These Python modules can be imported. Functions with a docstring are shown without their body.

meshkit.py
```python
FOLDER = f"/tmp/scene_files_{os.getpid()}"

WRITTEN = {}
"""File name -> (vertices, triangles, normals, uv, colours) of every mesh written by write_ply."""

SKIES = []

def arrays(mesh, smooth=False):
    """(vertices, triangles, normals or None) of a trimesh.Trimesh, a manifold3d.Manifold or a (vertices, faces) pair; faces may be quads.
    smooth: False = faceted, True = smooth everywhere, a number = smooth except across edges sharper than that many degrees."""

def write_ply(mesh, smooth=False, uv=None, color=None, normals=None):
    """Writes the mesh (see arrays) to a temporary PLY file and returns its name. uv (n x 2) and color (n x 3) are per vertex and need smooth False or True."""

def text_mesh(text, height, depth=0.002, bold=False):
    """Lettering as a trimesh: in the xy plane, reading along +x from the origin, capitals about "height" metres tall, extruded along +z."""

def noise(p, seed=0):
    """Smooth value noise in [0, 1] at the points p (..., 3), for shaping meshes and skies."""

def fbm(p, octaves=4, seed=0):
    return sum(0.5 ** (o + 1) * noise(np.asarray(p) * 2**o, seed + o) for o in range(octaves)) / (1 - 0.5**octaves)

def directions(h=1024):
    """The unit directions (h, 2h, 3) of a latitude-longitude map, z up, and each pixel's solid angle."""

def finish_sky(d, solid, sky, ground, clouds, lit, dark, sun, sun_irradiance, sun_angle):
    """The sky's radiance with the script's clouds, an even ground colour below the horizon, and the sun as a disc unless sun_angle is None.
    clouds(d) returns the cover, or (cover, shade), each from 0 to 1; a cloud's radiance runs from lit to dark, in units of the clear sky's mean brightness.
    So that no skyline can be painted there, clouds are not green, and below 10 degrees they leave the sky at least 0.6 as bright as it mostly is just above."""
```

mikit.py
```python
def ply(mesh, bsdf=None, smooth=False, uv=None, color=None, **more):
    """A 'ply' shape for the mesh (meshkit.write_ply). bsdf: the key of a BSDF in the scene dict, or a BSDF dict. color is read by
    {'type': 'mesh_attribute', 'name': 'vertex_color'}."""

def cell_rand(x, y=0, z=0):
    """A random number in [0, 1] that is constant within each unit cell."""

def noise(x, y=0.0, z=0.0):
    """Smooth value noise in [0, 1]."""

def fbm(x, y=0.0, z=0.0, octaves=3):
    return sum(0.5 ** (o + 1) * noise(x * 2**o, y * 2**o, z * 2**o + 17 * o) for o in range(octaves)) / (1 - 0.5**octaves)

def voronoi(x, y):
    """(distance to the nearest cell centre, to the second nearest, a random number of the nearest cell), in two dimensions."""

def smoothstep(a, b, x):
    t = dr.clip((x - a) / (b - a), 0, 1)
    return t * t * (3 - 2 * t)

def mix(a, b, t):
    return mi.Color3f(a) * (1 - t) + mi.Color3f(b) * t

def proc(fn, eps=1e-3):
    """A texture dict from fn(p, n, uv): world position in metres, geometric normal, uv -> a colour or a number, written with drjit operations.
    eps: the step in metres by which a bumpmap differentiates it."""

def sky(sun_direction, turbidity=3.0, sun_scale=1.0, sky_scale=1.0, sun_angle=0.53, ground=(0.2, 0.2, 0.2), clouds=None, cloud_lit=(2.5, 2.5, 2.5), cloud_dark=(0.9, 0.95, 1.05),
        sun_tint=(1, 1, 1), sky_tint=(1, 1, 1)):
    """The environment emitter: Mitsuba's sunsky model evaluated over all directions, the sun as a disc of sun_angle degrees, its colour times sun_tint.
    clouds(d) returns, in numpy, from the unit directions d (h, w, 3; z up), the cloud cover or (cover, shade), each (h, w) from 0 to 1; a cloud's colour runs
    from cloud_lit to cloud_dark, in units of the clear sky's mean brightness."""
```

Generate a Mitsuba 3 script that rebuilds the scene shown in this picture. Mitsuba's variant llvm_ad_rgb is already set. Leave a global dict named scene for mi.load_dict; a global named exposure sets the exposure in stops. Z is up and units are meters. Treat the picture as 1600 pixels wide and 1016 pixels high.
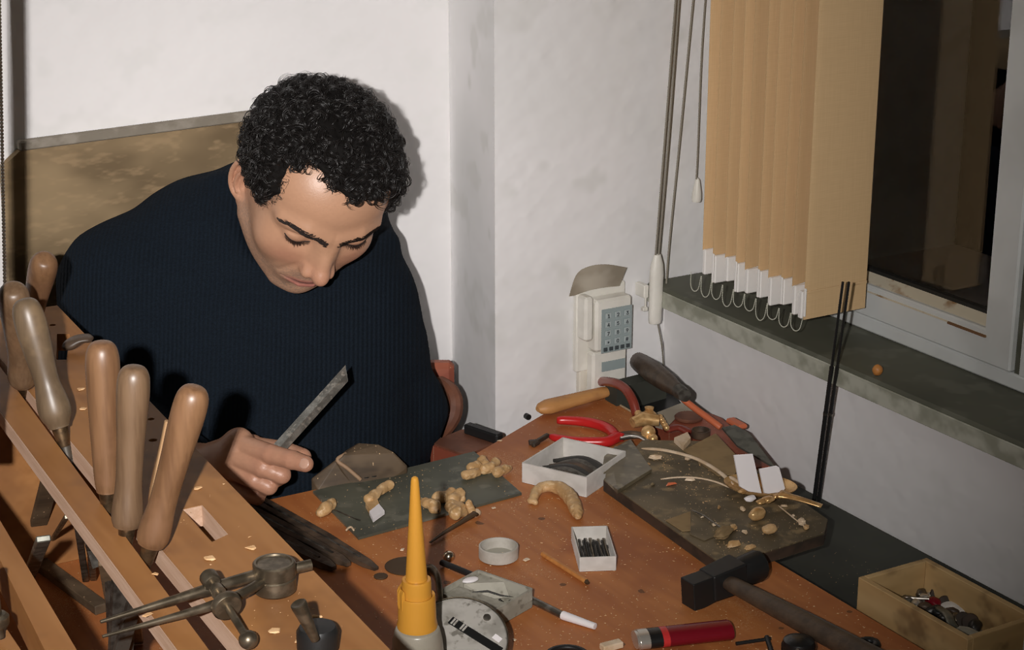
import math
import numpy as np, trimesh, manifold3d as m3, shapely.geometry as sg, shapely.affinity as sa
import drjit as dr, mitsuba as mi, mikit, meshkit
from mikit import proc, fbm, noise, smoothstep, mix, voronoi, cell_rand
T = mi.ScalarTransform4f
scene, labels = {}, {}

# ------------------------------------------------------------ camera, lights, exposure
F, PITCH, YAW, CZ, BZ = 2900.0, math.radians(17.95), math.radians(30.6), 1.66, 0.90   # BZ: height of the bench top
C = np.array([0, 0, CZ])
FW = np.array([math.sin(YAW) * math.cos(PITCH), math.cos(YAW) * math.cos(PITCH), -math.sin(PITCH)])
RT = np.array([math.cos(YAW), -math.sin(YAW), 0]); UP = np.cross(RT, FW)
scene['camera'] = dict(type='perspective', fov=2 * math.degrees(math.atan(800 / F)), fov_axis='x', near_clip=0.05, far_clip=50,
                       to_world=T().look_at(origin=C.tolist(), target=(C + FW).tolist(), up=[0, 0, 1]))
exposure = 0.0
# the photographer's flash, held just left of and above the lens: a small soft source made of a few spots
FLASH = C - 0.092 * RT + 0.014 * UP + 0.02 * FW
AIM = C + (FW + RT * (400 - 800) / F - UP * (260 - 508) / F) * 2.0
for k in range(12):
    a, r = k * 2.39996, math.sqrt((k + .5) / 12) * 0.012
    o = FLASH + RT * math.cos(a) * r + UP * math.sin(a) * r * .8
    scene['flash_%03d' % k] = dict(type='spot', intensity=dict(type='rgb', value=[1.20, 1.15, 1.12]), cutoff_angle=28.5, beam_width=4.0,
                                   to_world=T().look_at(origin=o.tolist(), target=(AIM + o - FLASH).tolist(), up=[0, 0, 1]))
CEIL_LAMP = [0.40, 0.42, 0.34]


# ------------------------------------------------------------ points on the photograph's rays
def ray(px, py): return FW + RT * (px - 800) / F - UP * (py - 508) / F
def at(px, py, z=BZ): d = ray(px, py); return C + d * (z - CZ) / d[2]
def atx(px, py, x): d = ray(px, py); return C + d * x / d[0]
def aty(px, py, y): d = ray(px, py); return C + d * y / d[1]
def dep(px, py, t): return C + ray(px, py) * t


# ------------------------------------------------------------ scene bookkeeping
def numbered(key):
    if key not in labels and key not in scene and not any(k.startswith(key + '__') for k in scene): return key
    i = 1
    while True:
        k = '%s_%03d' % (key, i)
        if k not in labels and k not in scene and not any(q.startswith(k + '__') for q in scene): return k
        i += 1


def thing(name, label, cat, group=None):
    key = numbered(name); labels[key] = dict(label=label, category=cat)
    if group: labels[key]['group'] = group
    return key


def part(parent, name, mesh, mat, smooth=35, label=None, **kw):
    key = numbered(parent + '__' + name)
    scene[key] = mikit.ply(mesh, mat, smooth=smooth, **kw)
    if label: labels[key] = dict(label=label)
    return key


def obj(name, mesh, mat, label, cat, smooth=35, group=None, **kw):
    key = thing(name, label, cat, group)
    scene[key] = mikit.ply(mesh, mat, smooth=smooth, **kw)
    return key


def struct(name, mesh, mat, label, smooth=False, cat='structure', **kw):
    labels[name] = dict(label=label, category=cat, kind='structure')
    if mesh is not None: scene[name] = mikit.ply(mesh, mat, smooth=smooth, **kw)
    return name


# ------------------------------------------------------------ meshes
def tm(v, f): return trimesh.Trimesh(np.asarray(v, float), np.asarray(f, int), process=False)
def man(m): r = m.to_mesh(); return tm(r.vert_properties[:, :3], r.tri_verts)
def hull(pts): return man(m3.Manifold.hull_points(np.asarray(pts, float)))
def cat(ms): return trimesh.util.concatenate([m for m in ms])
def move(m, M=None, t=(0, 0, 0)):
    v = np.asarray(m.vertices)
    if M is not None: v = v @ np.asarray(M).T
    return tm(v + np.asarray(t), m.faces)
def rotz(a): c, s = math.cos(a), math.sin(a); return np.array([[c, -s, 0], [s, c, 0], [0, 0, 1.0]])
def rotx(a): c, s = math.cos(a), math.sin(a); return np.array([[1.0, 0, 0], [0, c, -s], [0, s, c]])
def roty(a): c, s = math.cos(a), math.sin(a); return np.array([[c, 0, s], [0, 1.0, 0], [-s, 0, c]])
def unit(v): v = np.asarray(v, float); return v / np.linalg.norm(v)
def frame(z, x=(1, 0, 0)):
    z = unit(z); x = np.asarray(x, float)
    if abs(z @ unit(x)) > 0.97: x = np.array([0, 1.0, 0])
    x = unit(x - z * (x @ z)); return np.stack([x, np.cross(z, x), z], 1)


def bx(lo, hi, b=0.0):
    """a box with chamfered edges"""
    lo, hi = np.asarray(lo, float), np.asarray(hi, float)
    if b <= 0: return hull([[x, y, z] for x in (lo[0], hi[0]) for y in (lo[1], hi[1]) for z in (lo[2], hi[2])])
    c, h, p = (lo + hi) / 2, (hi - lo) / 2, []
    for s in np.ndindex(2, 2, 2):
        s = np.array(s) * 2 - 1
        for k in range(3):
            q = h - b; q[k] = h[k]; p.append(c + s * q)
    return hull(p)


def obox(c, ax, size, b=0.0):
    """a box at centre c with the axes (columns) of ax"""
    s = np.asarray(size, float) / 2
    return move(bx(-s, s, b), ax, c)


def beam(a, b, w, h, bev=0.0, up=(0, 0, 1)):
    """a bar from a to b, w wide and h high"""
    a, b = np.asarray(a, float), np.asarray(b, float)
    y = unit(b - a); x = unit(np.cross(y, up)); z = np.cross(x, y)
    return obox((a + b) / 2, np.stack([x, y, z], 1), (w, np.linalg.norm(b - a), h), bev)


def lathe(prof, n=32):
    """profile of (radius, height) turned about z"""
    prof = np.asarray(prof, float)
    a = np.arange(n) * 2 * math.pi / n
    v = np.stack([prof[:, None, 0] * np.cos(a), prof[:, None, 0] * np.sin(a), np.repeat(prof[:, 1:2], n, 1)], -1).reshape(-1, 3)
    i, j = np.meshgrid(np.arange(len(prof) - 1), np.arange(n), indexing='ij')
    q = np.stack([i * n + j, i * n + (j + 1) % n, (i + 1) * n + (j + 1) % n, (i + 1) * n + j], -1).reshape(-1, 4)
    f = np.vstack([q[:, [0, 1, 2]], q[:, [0, 2, 3]]])
    m = tm(v, f); m.merge_vertices(); m.update_faces(m.nondegenerate_faces()); m.remove_unreferenced_vertices()
    return m


def tube(path, rad, n=8, cap=True, flat=None):
    """a tube along a path; rad is one radius or one per point; flat: (axis, factor) squashes the section"""
    p = np.asarray(path, float); r = np.broadcast_to(np.asarray(rad, float), (len(p),))
    t = np.gradient(p, axis=0); t /= np.maximum(np.linalg.norm(t, axis=1, keepdims=True), 1e-12)
    a = np.zeros_like(p)
    ref = np.array([0, 0, 1.0]) if abs(t[0, 2]) < 0.9 else np.array([1.0, 0, 0])
    a[0] = unit(np.cross(t[0], ref))
    for i in range(1, len(p)):
        q = a[i - 1] - t[i] * (a[i - 1] @ t[i]); a[i] = unit(q)
    b = np.cross(t, a)
    ang = np.arange(n) * 2 * math.pi / n
    off = np.cos(ang)[None, :, None] * a[:, None] + np.sin(ang)[None, :, None] * b[:, None]
    if flat is not None:
        ax = unit(flat[0]); off = off - ax * ((off @ ax)[..., None] * (1 - flat[1]))
    v = (p[:, None] + r[:, None, None] * off).reshape(-1, 3)
    i, j = np.meshgrid(np.arange(len(p) - 1), np.arange(n), indexing='ij')
    q = np.stack([i * n + j, i * n + (j + 1) % n, (i + 1) * n + (j + 1) % n, (i + 1) * n + j], -1).reshape(-1, 4)
    f = [q[:, [0, 1, 2]], q[:, [0, 2, 3]]]
    if cap:
        v = np.vstack([v, p[0], p[-1]]); k = len(p) * n; j = np.arange(n); e = (len(p) - 1) * n
        f += [np.stack([0 * j + k, (j + 1) % n, j], 1), np.stack([0 * j + k + 1, e + j, e + (j + 1) % n], 1)]
    return tm(v, np.vstack(f))


def spline(pts, n=24):
    """Catmull-Rom through the points"""
    p = np.asarray(pts, float)
    if len(p) == 2: return p[0] + (p[1] - p[0]) * np.linspace(0, 1, n)[:, None]
    q = np.vstack([2 * p[0] - p[1], p, 2 * p[-1] - p[-2]]); s = np.linspace(0, len(p) - 1 - 1e-9, n); i = s.astype(int); u = (s - i)[:, None]
    a, b, c, d = q[i], q[i + 1], q[i + 2], q[i + 3]
    return 0.5 * (2 * b + (c - a) * u + (2 * a - 5 * b + 4 * c - d) * u * u + (3 * b - a - 3 * c + d) * u ** 3)


def prism(poly, h, z=0.0):
    """a flat outline (list of xy) extruded up by h"""
    g = poly if hasattr(poly, 'geom_type') else sg.Polygon([tuple(q[:2]) for q in poly])
    if not g.is_valid: g = g.buffer(0)
    m = trimesh.creation.extrude_polygon(g, h, engine='earcut'); return move(m, None, (0, 0, z))


def to_m3(m): return m3.Manifold(m3.Mesh(np.asarray(m.vertices, np.float32), np.asarray(m.faces, np.uint32)))
def cut(a, *bs):
    r = to_m3(a)
    for b in bs: r = r - to_m3(b)
    return man(r)


def ball(c, r, sub=2):
    m = trimesh.creation.icosphere(sub, 1.0); return tm(np.asarray(m.vertices) * r + np.asarray(c), m.faces)


def tray(lx, ly, h, wall=0.0012, floor=0.0012, rc=0.001):
    """an open box on z=0 centred at the origin"""
    o = sg.box(-lx / 2 + rc, -ly / 2 + rc, lx / 2 - rc, ly / 2 - rc).buffer(rc, 4)
    i = o.buffer(-wall)
    return cut(prism(o, h), prism(i, h, floor))


def rect_from(a, b, c):
    """(centre, length, width, yaw) of the rectangle with corner a, its long side to b and its short side to c"""
    a, b, c = (np.asarray(q, float)[:2] for q in (a, b, c))
    u = unit(b - a); w = np.array([-u[1], u[0]]); lw = (c - a) @ w
    L = np.linalg.norm(b - a)
    return a + u * L / 2 + w * lw / 2, L, abs(lw), math.atan2(u[1], u[0])


# ------------------------------------------------------------ signed distances and their surface
def surface(f, lo, hi, h):
    """the zero surface of f(points) as a mesh (surface nets on a grid of step h, looked at closely only near the surface)"""
    lo, hi = np.asarray(lo, float), np.asarray(hi, float)
    B = 8; nb = np.ceil((hi - lo) / (h * B)).astype(int); n = nb * B + 1
    cs = np.stack(np.meshgrid(*[lo[k] + (np.arange(nb[k]) + 0.5) * B * h for k in range(3)], indexing='ij'), -1)
    near = np.abs(f(cs.reshape(-1, 3)).reshape(cs.shape[:3])) < B * h * 1.35
    V = np.full(n, np.nan, np.float32)
    idx = np.argwhere(near)
    g = np.stack(np.meshgrid(*[np.arange(B + 1)] * 3, indexing='ij'), -1).reshape(-1, 3)
    for s in range(0, len(idx), 400):
        q = (idx[s:s + 400, None] * B + g[None]).reshape(-1, 3)
        V[q[:, 0], q[:, 1], q[:, 2]] = f(lo + q * h)
    ok = ~np.isnan(V)
    S = (V < 0)
    c8 = [(slice(a, n[0] - 1 + a), slice(b, n[1] - 1 + b), slice(c, n[2] - 1 + c)) for a, b, c in np.ndindex(2, 2, 2)]
    cnt = sum(S[c].astype(np.int8) for c in c8); good = np.logical_and.reduce([ok[c] for c in c8])
    act = (cnt > 0) & (cnt < 8) & good
    ids = np.full(act.shape, -1, np.int64); P = np.argwhere(act); ids[act] = np.arange(len(P))
    acc, num = np.zeros((len(P), 3)), np.zeros(len(P))
    cor = [np.array(c) for c in np.ndindex(2, 2, 2)]
    val = {tuple(c): V[P[:, 0] + c[0], P[:, 1] + c[1], P[:, 2] + c[2]].astype(float) for c in cor}
    for c in cor:
        for k in range(3):
            if c[k] == 0:
                d = c.copy(); d[k] = 1
                a, b = val[tuple(c)], val[tuple(d)]
                x = (a < 0) != (b < 0)
                t = np.where(x, a / np.where(x, a - b, 1), 0)
                acc += np.where(x[:, None], c + t[:, None] * (d - c), 0); num += x
    verts = lo + (P + acc / num[:, None]) * h
    F_ = []
    for k in range(3):
        u, v = (k + 1) % 3, (k + 2) % 3
        s0 = [slice(None)] * 3; s1 = [slice(None)] * 3; s0[k] = slice(0, -1); s1[k] = slice(1, None)
        a, b = S[tuple(s0)], S[tuple(s1)]
        e = np.argwhere((a != b) & ok[tuple(s0)] & ok[tuple(s1)])
        e = e[(e[:, u] > 0) & (e[:, v] > 0) & (e[:, u] < n[u] - 1) & (e[:, v] < n[v] - 1)]
        if not len(e): continue
        def cell(du, dv): q = e.copy(); q[:, u] += du; q[:, v] += dv; return ids[q[:, 0], q[:, 1], q[:, 2]]
        q = np.stack([cell(-1, -1), cell(0, -1), cell(0, 0), cell(-1, 0)], 1)
        flip = ~S[tuple(s0)][e[:, 0], e[:, 1], e[:, 2]]
        q[flip] = q[flip][:, ::-1]
        F_.append(q[(q >= 0).all(1)])
    q = np.vstack(F_)
    return tm(verts, np.vstack([q[:, [0, 1, 2]], q[:, [0, 2, 3]]]))


def smin(a, b, k): h = np.maximum(k - np.abs(a - b), 0) / k; return np.minimum(a, b) - h * h * k / 4
def smax(a, b, k): return -smin(-a, -b, k)
def sell(p, c, r, R=None):
    q = p - np.asarray(c)
    if R is not None: q = q @ R
    r = np.asarray(r, float); a = np.linalg.norm(q / r, axis=1); b = np.linalg.norm(q / (r * r), axis=1)
    return a * (a - 1) / np.maximum(b, 1e-9)
def ssph(p, c, r): return np.linalg.norm(p - np.asarray(c), axis=1) - r
def scap(p, a, b, ra, rb=None):
    a, b = np.asarray(a, float), np.asarray(b, float); rb = ra if rb is None else rb
    d = b - a; t = np.clip((p - a) @ d / (d @ d), 0, 1)
    return np.linalg.norm(p - a - t[:, None] * d, axis=1) - (ra + (rb - ra) * t)
def schain(p, pts, rs, k=0.0):
    out = None
    for i in range(len(pts) - 1):
        d = scap(p, pts[i], pts[i + 1], rs[i], rs[i + 1])
        out = d if out is None else (smin(out, d, k) if k else np.minimum(out, d))
    return out


# ------------------------------------------------------------ materials
def rgb(c): return dict(type='rgb', value=list(c))
def mat(name, color, rough=0.6, metallic=0.0, spec=0.5, bump=None, bscale=1.0, **kw):
    c = rgb(color) if isinstance(color, (tuple, list)) else color
    b = dict(type='principled', base_color=c, roughness=rough, metallic=metallic, specular=spec, **kw)
    if bump is not None: b = dict(type='bumpmap', arbitrary=bump, scale=bscale, bsdf=b)
    scene[name] = dict(type='twosided', bsdf=b)
    return name


def specks(p, s, frac, seed=0.0, rmax=0.33):
    """1 inside small crumbs scattered over the horizontal plane"""
    d1, d2, w = voronoi(p.x * s + seed, p.y * s + 3.1 + seed)
    return dr.select((w < frac) & (d1 < rmax * (0.35 + 0.65 * w / frac)), mi.Float(1), mi.Float(0))


def wood(c1, c2, ax, s=60.0, stretch=12.0, dust=0.0, worn=None, ws=9.0, spots=0.0, smear=None):
    """wood with its grain along the axis ax (x, y or z of the room)"""
    def fn(p, n, uv):
        q = [p.x * s, p.y * s, p.z * s]; q[ax] = q[ax] / stretch
        a = fbm(q[0], q[1], q[2], 3)
        b = fbm(q[0] * 4, q[1] * 4, q[2] * 4, 2)
        c = mix(c1, c2, smoothstep(0.25, 0.75, a * 0.65 + b * 0.35))
        if worn is not None:
            w = fbm(p.x * ws, p.y * ws, p.z * ws, 4); c = mix(c, worn, smoothstep(0.5, 0.72, w) * 0.75)
        if smear is not None:      # patches of fine sawdust rubbed into the wood
            g = smoothstep(0.50, 0.74, fbm(p.x * 15 + 3, p.y * 15, p.z * 15, 4)) * smoothstep(0.45, 0.75, noise(p.x * 1100, p.y * 1100, p.z * 1100))
            c = mix(c, smear, g * 0.4)
        if spots: c = mix(c, [x * 0.35 for x in c1], specks(p, spots, 0.05, 5.0, 0.20))
        if dust: c = mix(c, (0.62, 0.42, 0.24), specks(p, 420.0, dust) * 0.7)
        return c
    return proc(fn)


def blotch(c1, c2, s=20.0, lo=0.35, hi=0.65, c3=None, s3=90.0, dust=0.0):
    def fn(p, n, uv):
        c = mix(c1, c2, smoothstep(lo, hi, fbm(p.x * s, p.y * s, p.z * s, 4)))
        if c3 is not None: c = mix(c, c3, smoothstep(0.55, 0.75, fbm(p.x * s3 + 7, p.y * s3, p.z * s3, 3)))
        if dust: c = mix(c, (0.6, 0.46, 0.30), specks(p, 600.0, dust) * 0.6)
        return c
    return proc(fn)


def relief(s, octaves=3): return proc(lambda p, n, uv: fbm(p.x * s, p.y * s, p.z * s, octaves), 5e-4)


mat('plaster', blotch((0.74, 0.725, 0.72), (0.72, 0.705, 0.70), 5.0, c3=(0.70, 0.69, 0.68), s3=26.0), 0.85, spec=0.2, bump=relief(60.0), bscale=0.0012)
mat('plaster_dirty', blotch((0.71, 0.70, 0.70), (0.67, 0.665, 0.66), 7.0, c3=(0.62, 0.615, 0.60), s3=19.0), 0.85, spec=0.2, bump=relief(55.0), bscale=0.002)
mat('ceiling_paint', (0.62, 0.62, 0.58), 0.9)
mat('floor_tile', (0.22, 0.19, 0.16), 0.5)
mat('fibreboard', proc(lambda p, n, uv: mix(mix((0.275, 0.198, 0.112), (0.140, 0.098, 0.054), smoothstep(.36, .66, fbm(p.x * 7, p.y * 7, p.z * 13, 4))), (0.33, 0.23, 0.13), smoothstep(.5, .75, fbm(p.x * 60, p.y * 9, p.z * 130, 3)) * .5)), 0.8, spec=0.2)
mat('fibre_edge', blotch((0.27, 0.24, 0.20), (0.20, 0.175, 0.14), 60.0), 0.85, spec=0.2)
mat('bench_wood', wood((0.45, 0.168, 0.050), (0.33, 0.104, 0.030), 1, 34.0, 7.0, 0.03, worn=(0.29, 0.088, 0.028), ws=13.0, spots=38.0, smear=(0.52, 0.30, 0.15)), 0.5, spec=0.35)
mat('bench_edge', (0.45, 0.33, 0.20), 0.7)
mat('black_mat', blotch((0.030, 0.032, 0.026), (0.050, 0.052, 0.040), 9.0), 0.65, spec=0.3)
mat('rack_ply', wood((0.33, 0.152, 0.052), (0.26, 0.110, 0.034), 1, 42.0, 9.0, 0.0, worn=(0.20, 0.088, 0.034), ws=15.0), 0.55, spec=0.3)
mat('rack_edge', wood((0.50, 0.345, 0.25), (0.41, 0.265, 0.18), 1, 160.0, 14.0), 0.75, spec=0.2)
mat('handle_oak', wood((0.150, 0.092, 0.052), (0.098, 0.057, 0.031), 2, 130.0, 14.0, worn=(0.15, 0.085, 0.045), ws=40.0), 0.4, spec=0.5)
mat('handle_beech', wood((0.185, 0.098, 0.048), (0.120, 0.060, 0.029), 2, 120.0, 12.0, worn=(0.17, 0.088, 0.046), ws=38.0), 0.4, spec=0.5)
mat('handle_grey', wood((0.150, 0.103, 0.062), (0.098, 0.066, 0.039), 2, 90.0, 8.0, worn=(0.17, 0.115, 0.065), ws=45.0), 0.4, spec=0.5)
mat('ferrule', blotch((0.20, 0.13, 0.07), (0.09, 0.06, 0.035), 160.0), 0.38, metallic=0.85)
mat('blade_steel', blotch((0.16, 0.15, 0.13), (0.07, 0.06, 0.05), 120.0), 0.42, metallic=0.8)
mat('old_iron', blotch((0.115, 0.075, 0.048), (0.048, 0.033, 0.023), 60.0), 0.5, metallic=0.3)
mat('tool_steel', blotch((0.30, 0.28, 0.25), (0.17, 0.155, 0.13), 140.0), 0.34, metallic=0.9)
mat('tool_iron', blotch((0.21, 0.17, 0.12), (0.11, 0.088, 0.060), 120.0), 0.36, metallic=0.8)
mat('black_iron', (0.012, 0.012, 0.012), 0.45, spec=0.4)
mat('chrome', (0.62, 0.58, 0.52), 0.22, metallic=0.7)
mat('brass', blotch((0.74, 0.47, 0.21), (0.54, 0.31, 0.12), 160.0), 0.3, metallic=0.5)
mat('plate_steel', blotch((0.120, 0.122, 0.090), (0.078, 0.080, 0.060), 16.0, c3=(0.16, 0.155, 0.118), s3=70.0, dust=0.012), 0.5, metallic=0.25, spec=0.5)
mat('pin_wood', wood((0.088, 0.058, 0.032), (0.052, 0.034, 0.020), 0, 70.0, 6.0, 0.03, worn=(0.125, 0.085, 0.050), ws=28.0), 0.6)
mat('pin_edge', (0.27, 0.17, 0.10), 0.7)
mat('pitch_board', blotch((0.145, 0.108, 0.060), (0.078, 0.060, 0.034), 18.0, c3=(0.22, 0.160, 0.082), s3=60.0, dust=0.05), 0.5, spec=0.45)
mat('pitch_board_edge', blotch((0.055, 0.032, 0.02), (0.03, 0.02, 0.013), 60.0), 0.7)
mat('wax', blotch((0.54, 0.345, 0.165), (0.44, 0.26, 0.11), 80.0, c3=(0.60, 0.42, 0.23), s3=300.0), 0.5, spec=0.45)
mat('bone', blotch((0.66, 0.52, 0.37), (0.55, 0.40, 0.25), 90.0), 0.45)
mat('shaving', blotch((0.66, 0.42, 0.22), (0.55, 0.32, 0.15), 200.0), 0.7)
mat('white_card', blotch((0.60, 0.57, 0.53), (0.51, 0.48, 0.44), 55.0), 0.8)
mat('old_white', blotch((0.46, 0.43, 0.38), (0.38, 0.35, 0.30), 70.0), 0.6)
mat('white_tile', (0.76, 0.72, 0.72), 0.5)
mat('grey_card', blotch((0.36, 0.34, 0.28), (0.24, 0.225, 0.18), 60.0, c3=(0.17, 0.155, 0.12), s3=150.0), 0.75)
mat('box_wood', wood((0.56, 0.38, 0.18), (0.42, 0.265, 0.11), 1, 30.0, 5.0, worn=(0.15, 0.08, 0.033), ws=30.0), 0.6)
mat('box_wood_cross', wood((0.56, 0.38, 0.18), (0.42, 0.265, 0.11), 0, 30.0, 5.0, worn=(0.15, 0.08, 0.033), ws=30.0), 0.6)
mat('needle_black', (0.03, 0.028, 0.025), 0.4, metallic=0.4)
mat('red_plastic', (0.50, 0.018, 0.018), 0.28, spec=0.5)
mat('lighter_red', (0.16, 0.005, 0.012), 0.22, spec=0.5)
mat('lighter_band', (0.48, 0.03, 0.03), 0.25)
mat('black_plastic', (0.010, 0.010, 0.010), 0.3)
mat('orange_wood', wood((0.52, 0.22, 0.055), (0.40, 0.15, 0.035), 0, 80.0, 8.0), 0.5)
mat('stick_wood', wood((0.50, 0.25, 0.085), (0.40, 0.18, 0.055), 0, 60.0, 9.0, worn=(0.34, 0.16, 0.06), ws=40.0), 0.55)
mat('pale_stick', wood((0.42, 0.26, 0.13), (0.32, 0.18, 0.085), 2, 90.0, 8.0), 0.65)
mat('yellow_plastic', (0.52, 0.245, 0.032), 0.34, spec=0.5, spec_tint=0.0)
mat('bottle_plastic', (0.27, 0.245, 0.195), 0.3, spec=0.5)
mat('orange_metal', (0.55, 0.14, 0.06), 0.45, spec=0.5)
mat('dark_handle', wood((0.085, 0.055, 0.035), (0.05, 0.033, 0.022), 0, 90.0, 8.0), 0.45)
mat('trowel_steel', blotch((0.20, 0.20, 0.17), (0.12, 0.12, 0.10), 90.0), 0.4, metallic=0.6)
mat('red_hose', (0.20, 0.035, 0.022), 0.3, spec=0.6)
mat('brown_leather', blotch((0.17, 0.065, 0.035), (0.11, 0.04, 0.022), 40.0), 0.6)
mat('red_vinyl', blotch((0.30, 0.085, 0.045), (0.22, 0.055, 0.03), 22.0, dust=0.03), 0.5)
mat('brown_card', blotch((0.27, 0.18, 0.085), (0.21, 0.14, 0.065), 50.0), 0.8)
mat('grey_film', blotch((0.150, 0.120, 0.075), (0.090, 0.072, 0.044), 40.0, c3=(0.21, 0.175, 0.115), s3=110.0), 0.25)
mat('paper', blotch((0.40, 0.36, 0.29), (0.29, 0.25, 0.19), 22.0), 0.85)
mat('ivory_plastic', blotch((0.70, 0.68, 0.62), (0.62, 0.60, 0.54), 30.0), 0.45)
mat('old_trunking', blotch((0.62, 0.58, 0.50), (0.50, 0.46, 0.38), 18.0), 0.6)
mat('keypad_grey', (0.26, 0.31, 0.31), 0.55)
mat('key_grey', (0.34, 0.39, 0.39), 0.5)
mat('key_dark', (0.045, 0.055, 0.06), 0.5)
mat('cord', (0.22, 0.20, 0.16), 0.8)
mat('louvre', proc(lambda p, n, uv: mix((0.66, 0.46, 0.25), (0.60, 0.41, 0.215), 0.5 * noise(p.x * 900, p.y * 900, p.z * 40) + 0.5 * noise(p.x * 60, p.y * 60, p.z * 1200))), 0.8, spec=0.2)
mat('louvre_weight', (0.74, 0.72, 0.69), 0.45)
mat('clear_bead', (0.46, 0.46, 0.38), 0.35)
mat('sill_paint', blotch((0.092, 0.094, 0.068), (0.072, 0.074, 0.054), 11.0, c3=(0.11, 0.112, 0.085), s3=40.0), 0.55, spec=0.35)
mat('sill_edge', blotch((0.40, 0.405, 0.34), (0.25, 0.255, 0.20), 34.0, 0.4, 0.65), 0.7)
mat('frame_paint', blotch((0.60, 0.62, 0.61), (0.53, 0.545, 0.53), 14.0), 0.45)
mat('putty', blotch((0.52, 0.47, 0.36), (0.25, 0.14, 0.06), 45.0, 0.55, 0.72), 0.7)
mat('rust', (0.16, 0.08, 0.035), 0.8)
mat('seal_black', (0.012, 0.012, 0.011), 0.6)
mat('copper_dull', (0.085, 0.05, 0.025), 0.5, metallic=0.4)
mat('steel_bead', (0.75, 0.66, 0.52), 0.18, metallic=1.0)
mat('bright_wire', (0.78, 0.75, 0.70), 0.35, metallic=0.3)
mat('enamel_dial', blotch((0.37, 0.35, 0.315), (0.25, 0.235, 0.205), 70.0, c3=(0.16, 0.148, 0.125), s3=190.0), 0.45)
scene['pane_glass'] = dict(type='dielectric', int_ior=1.5)
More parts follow.
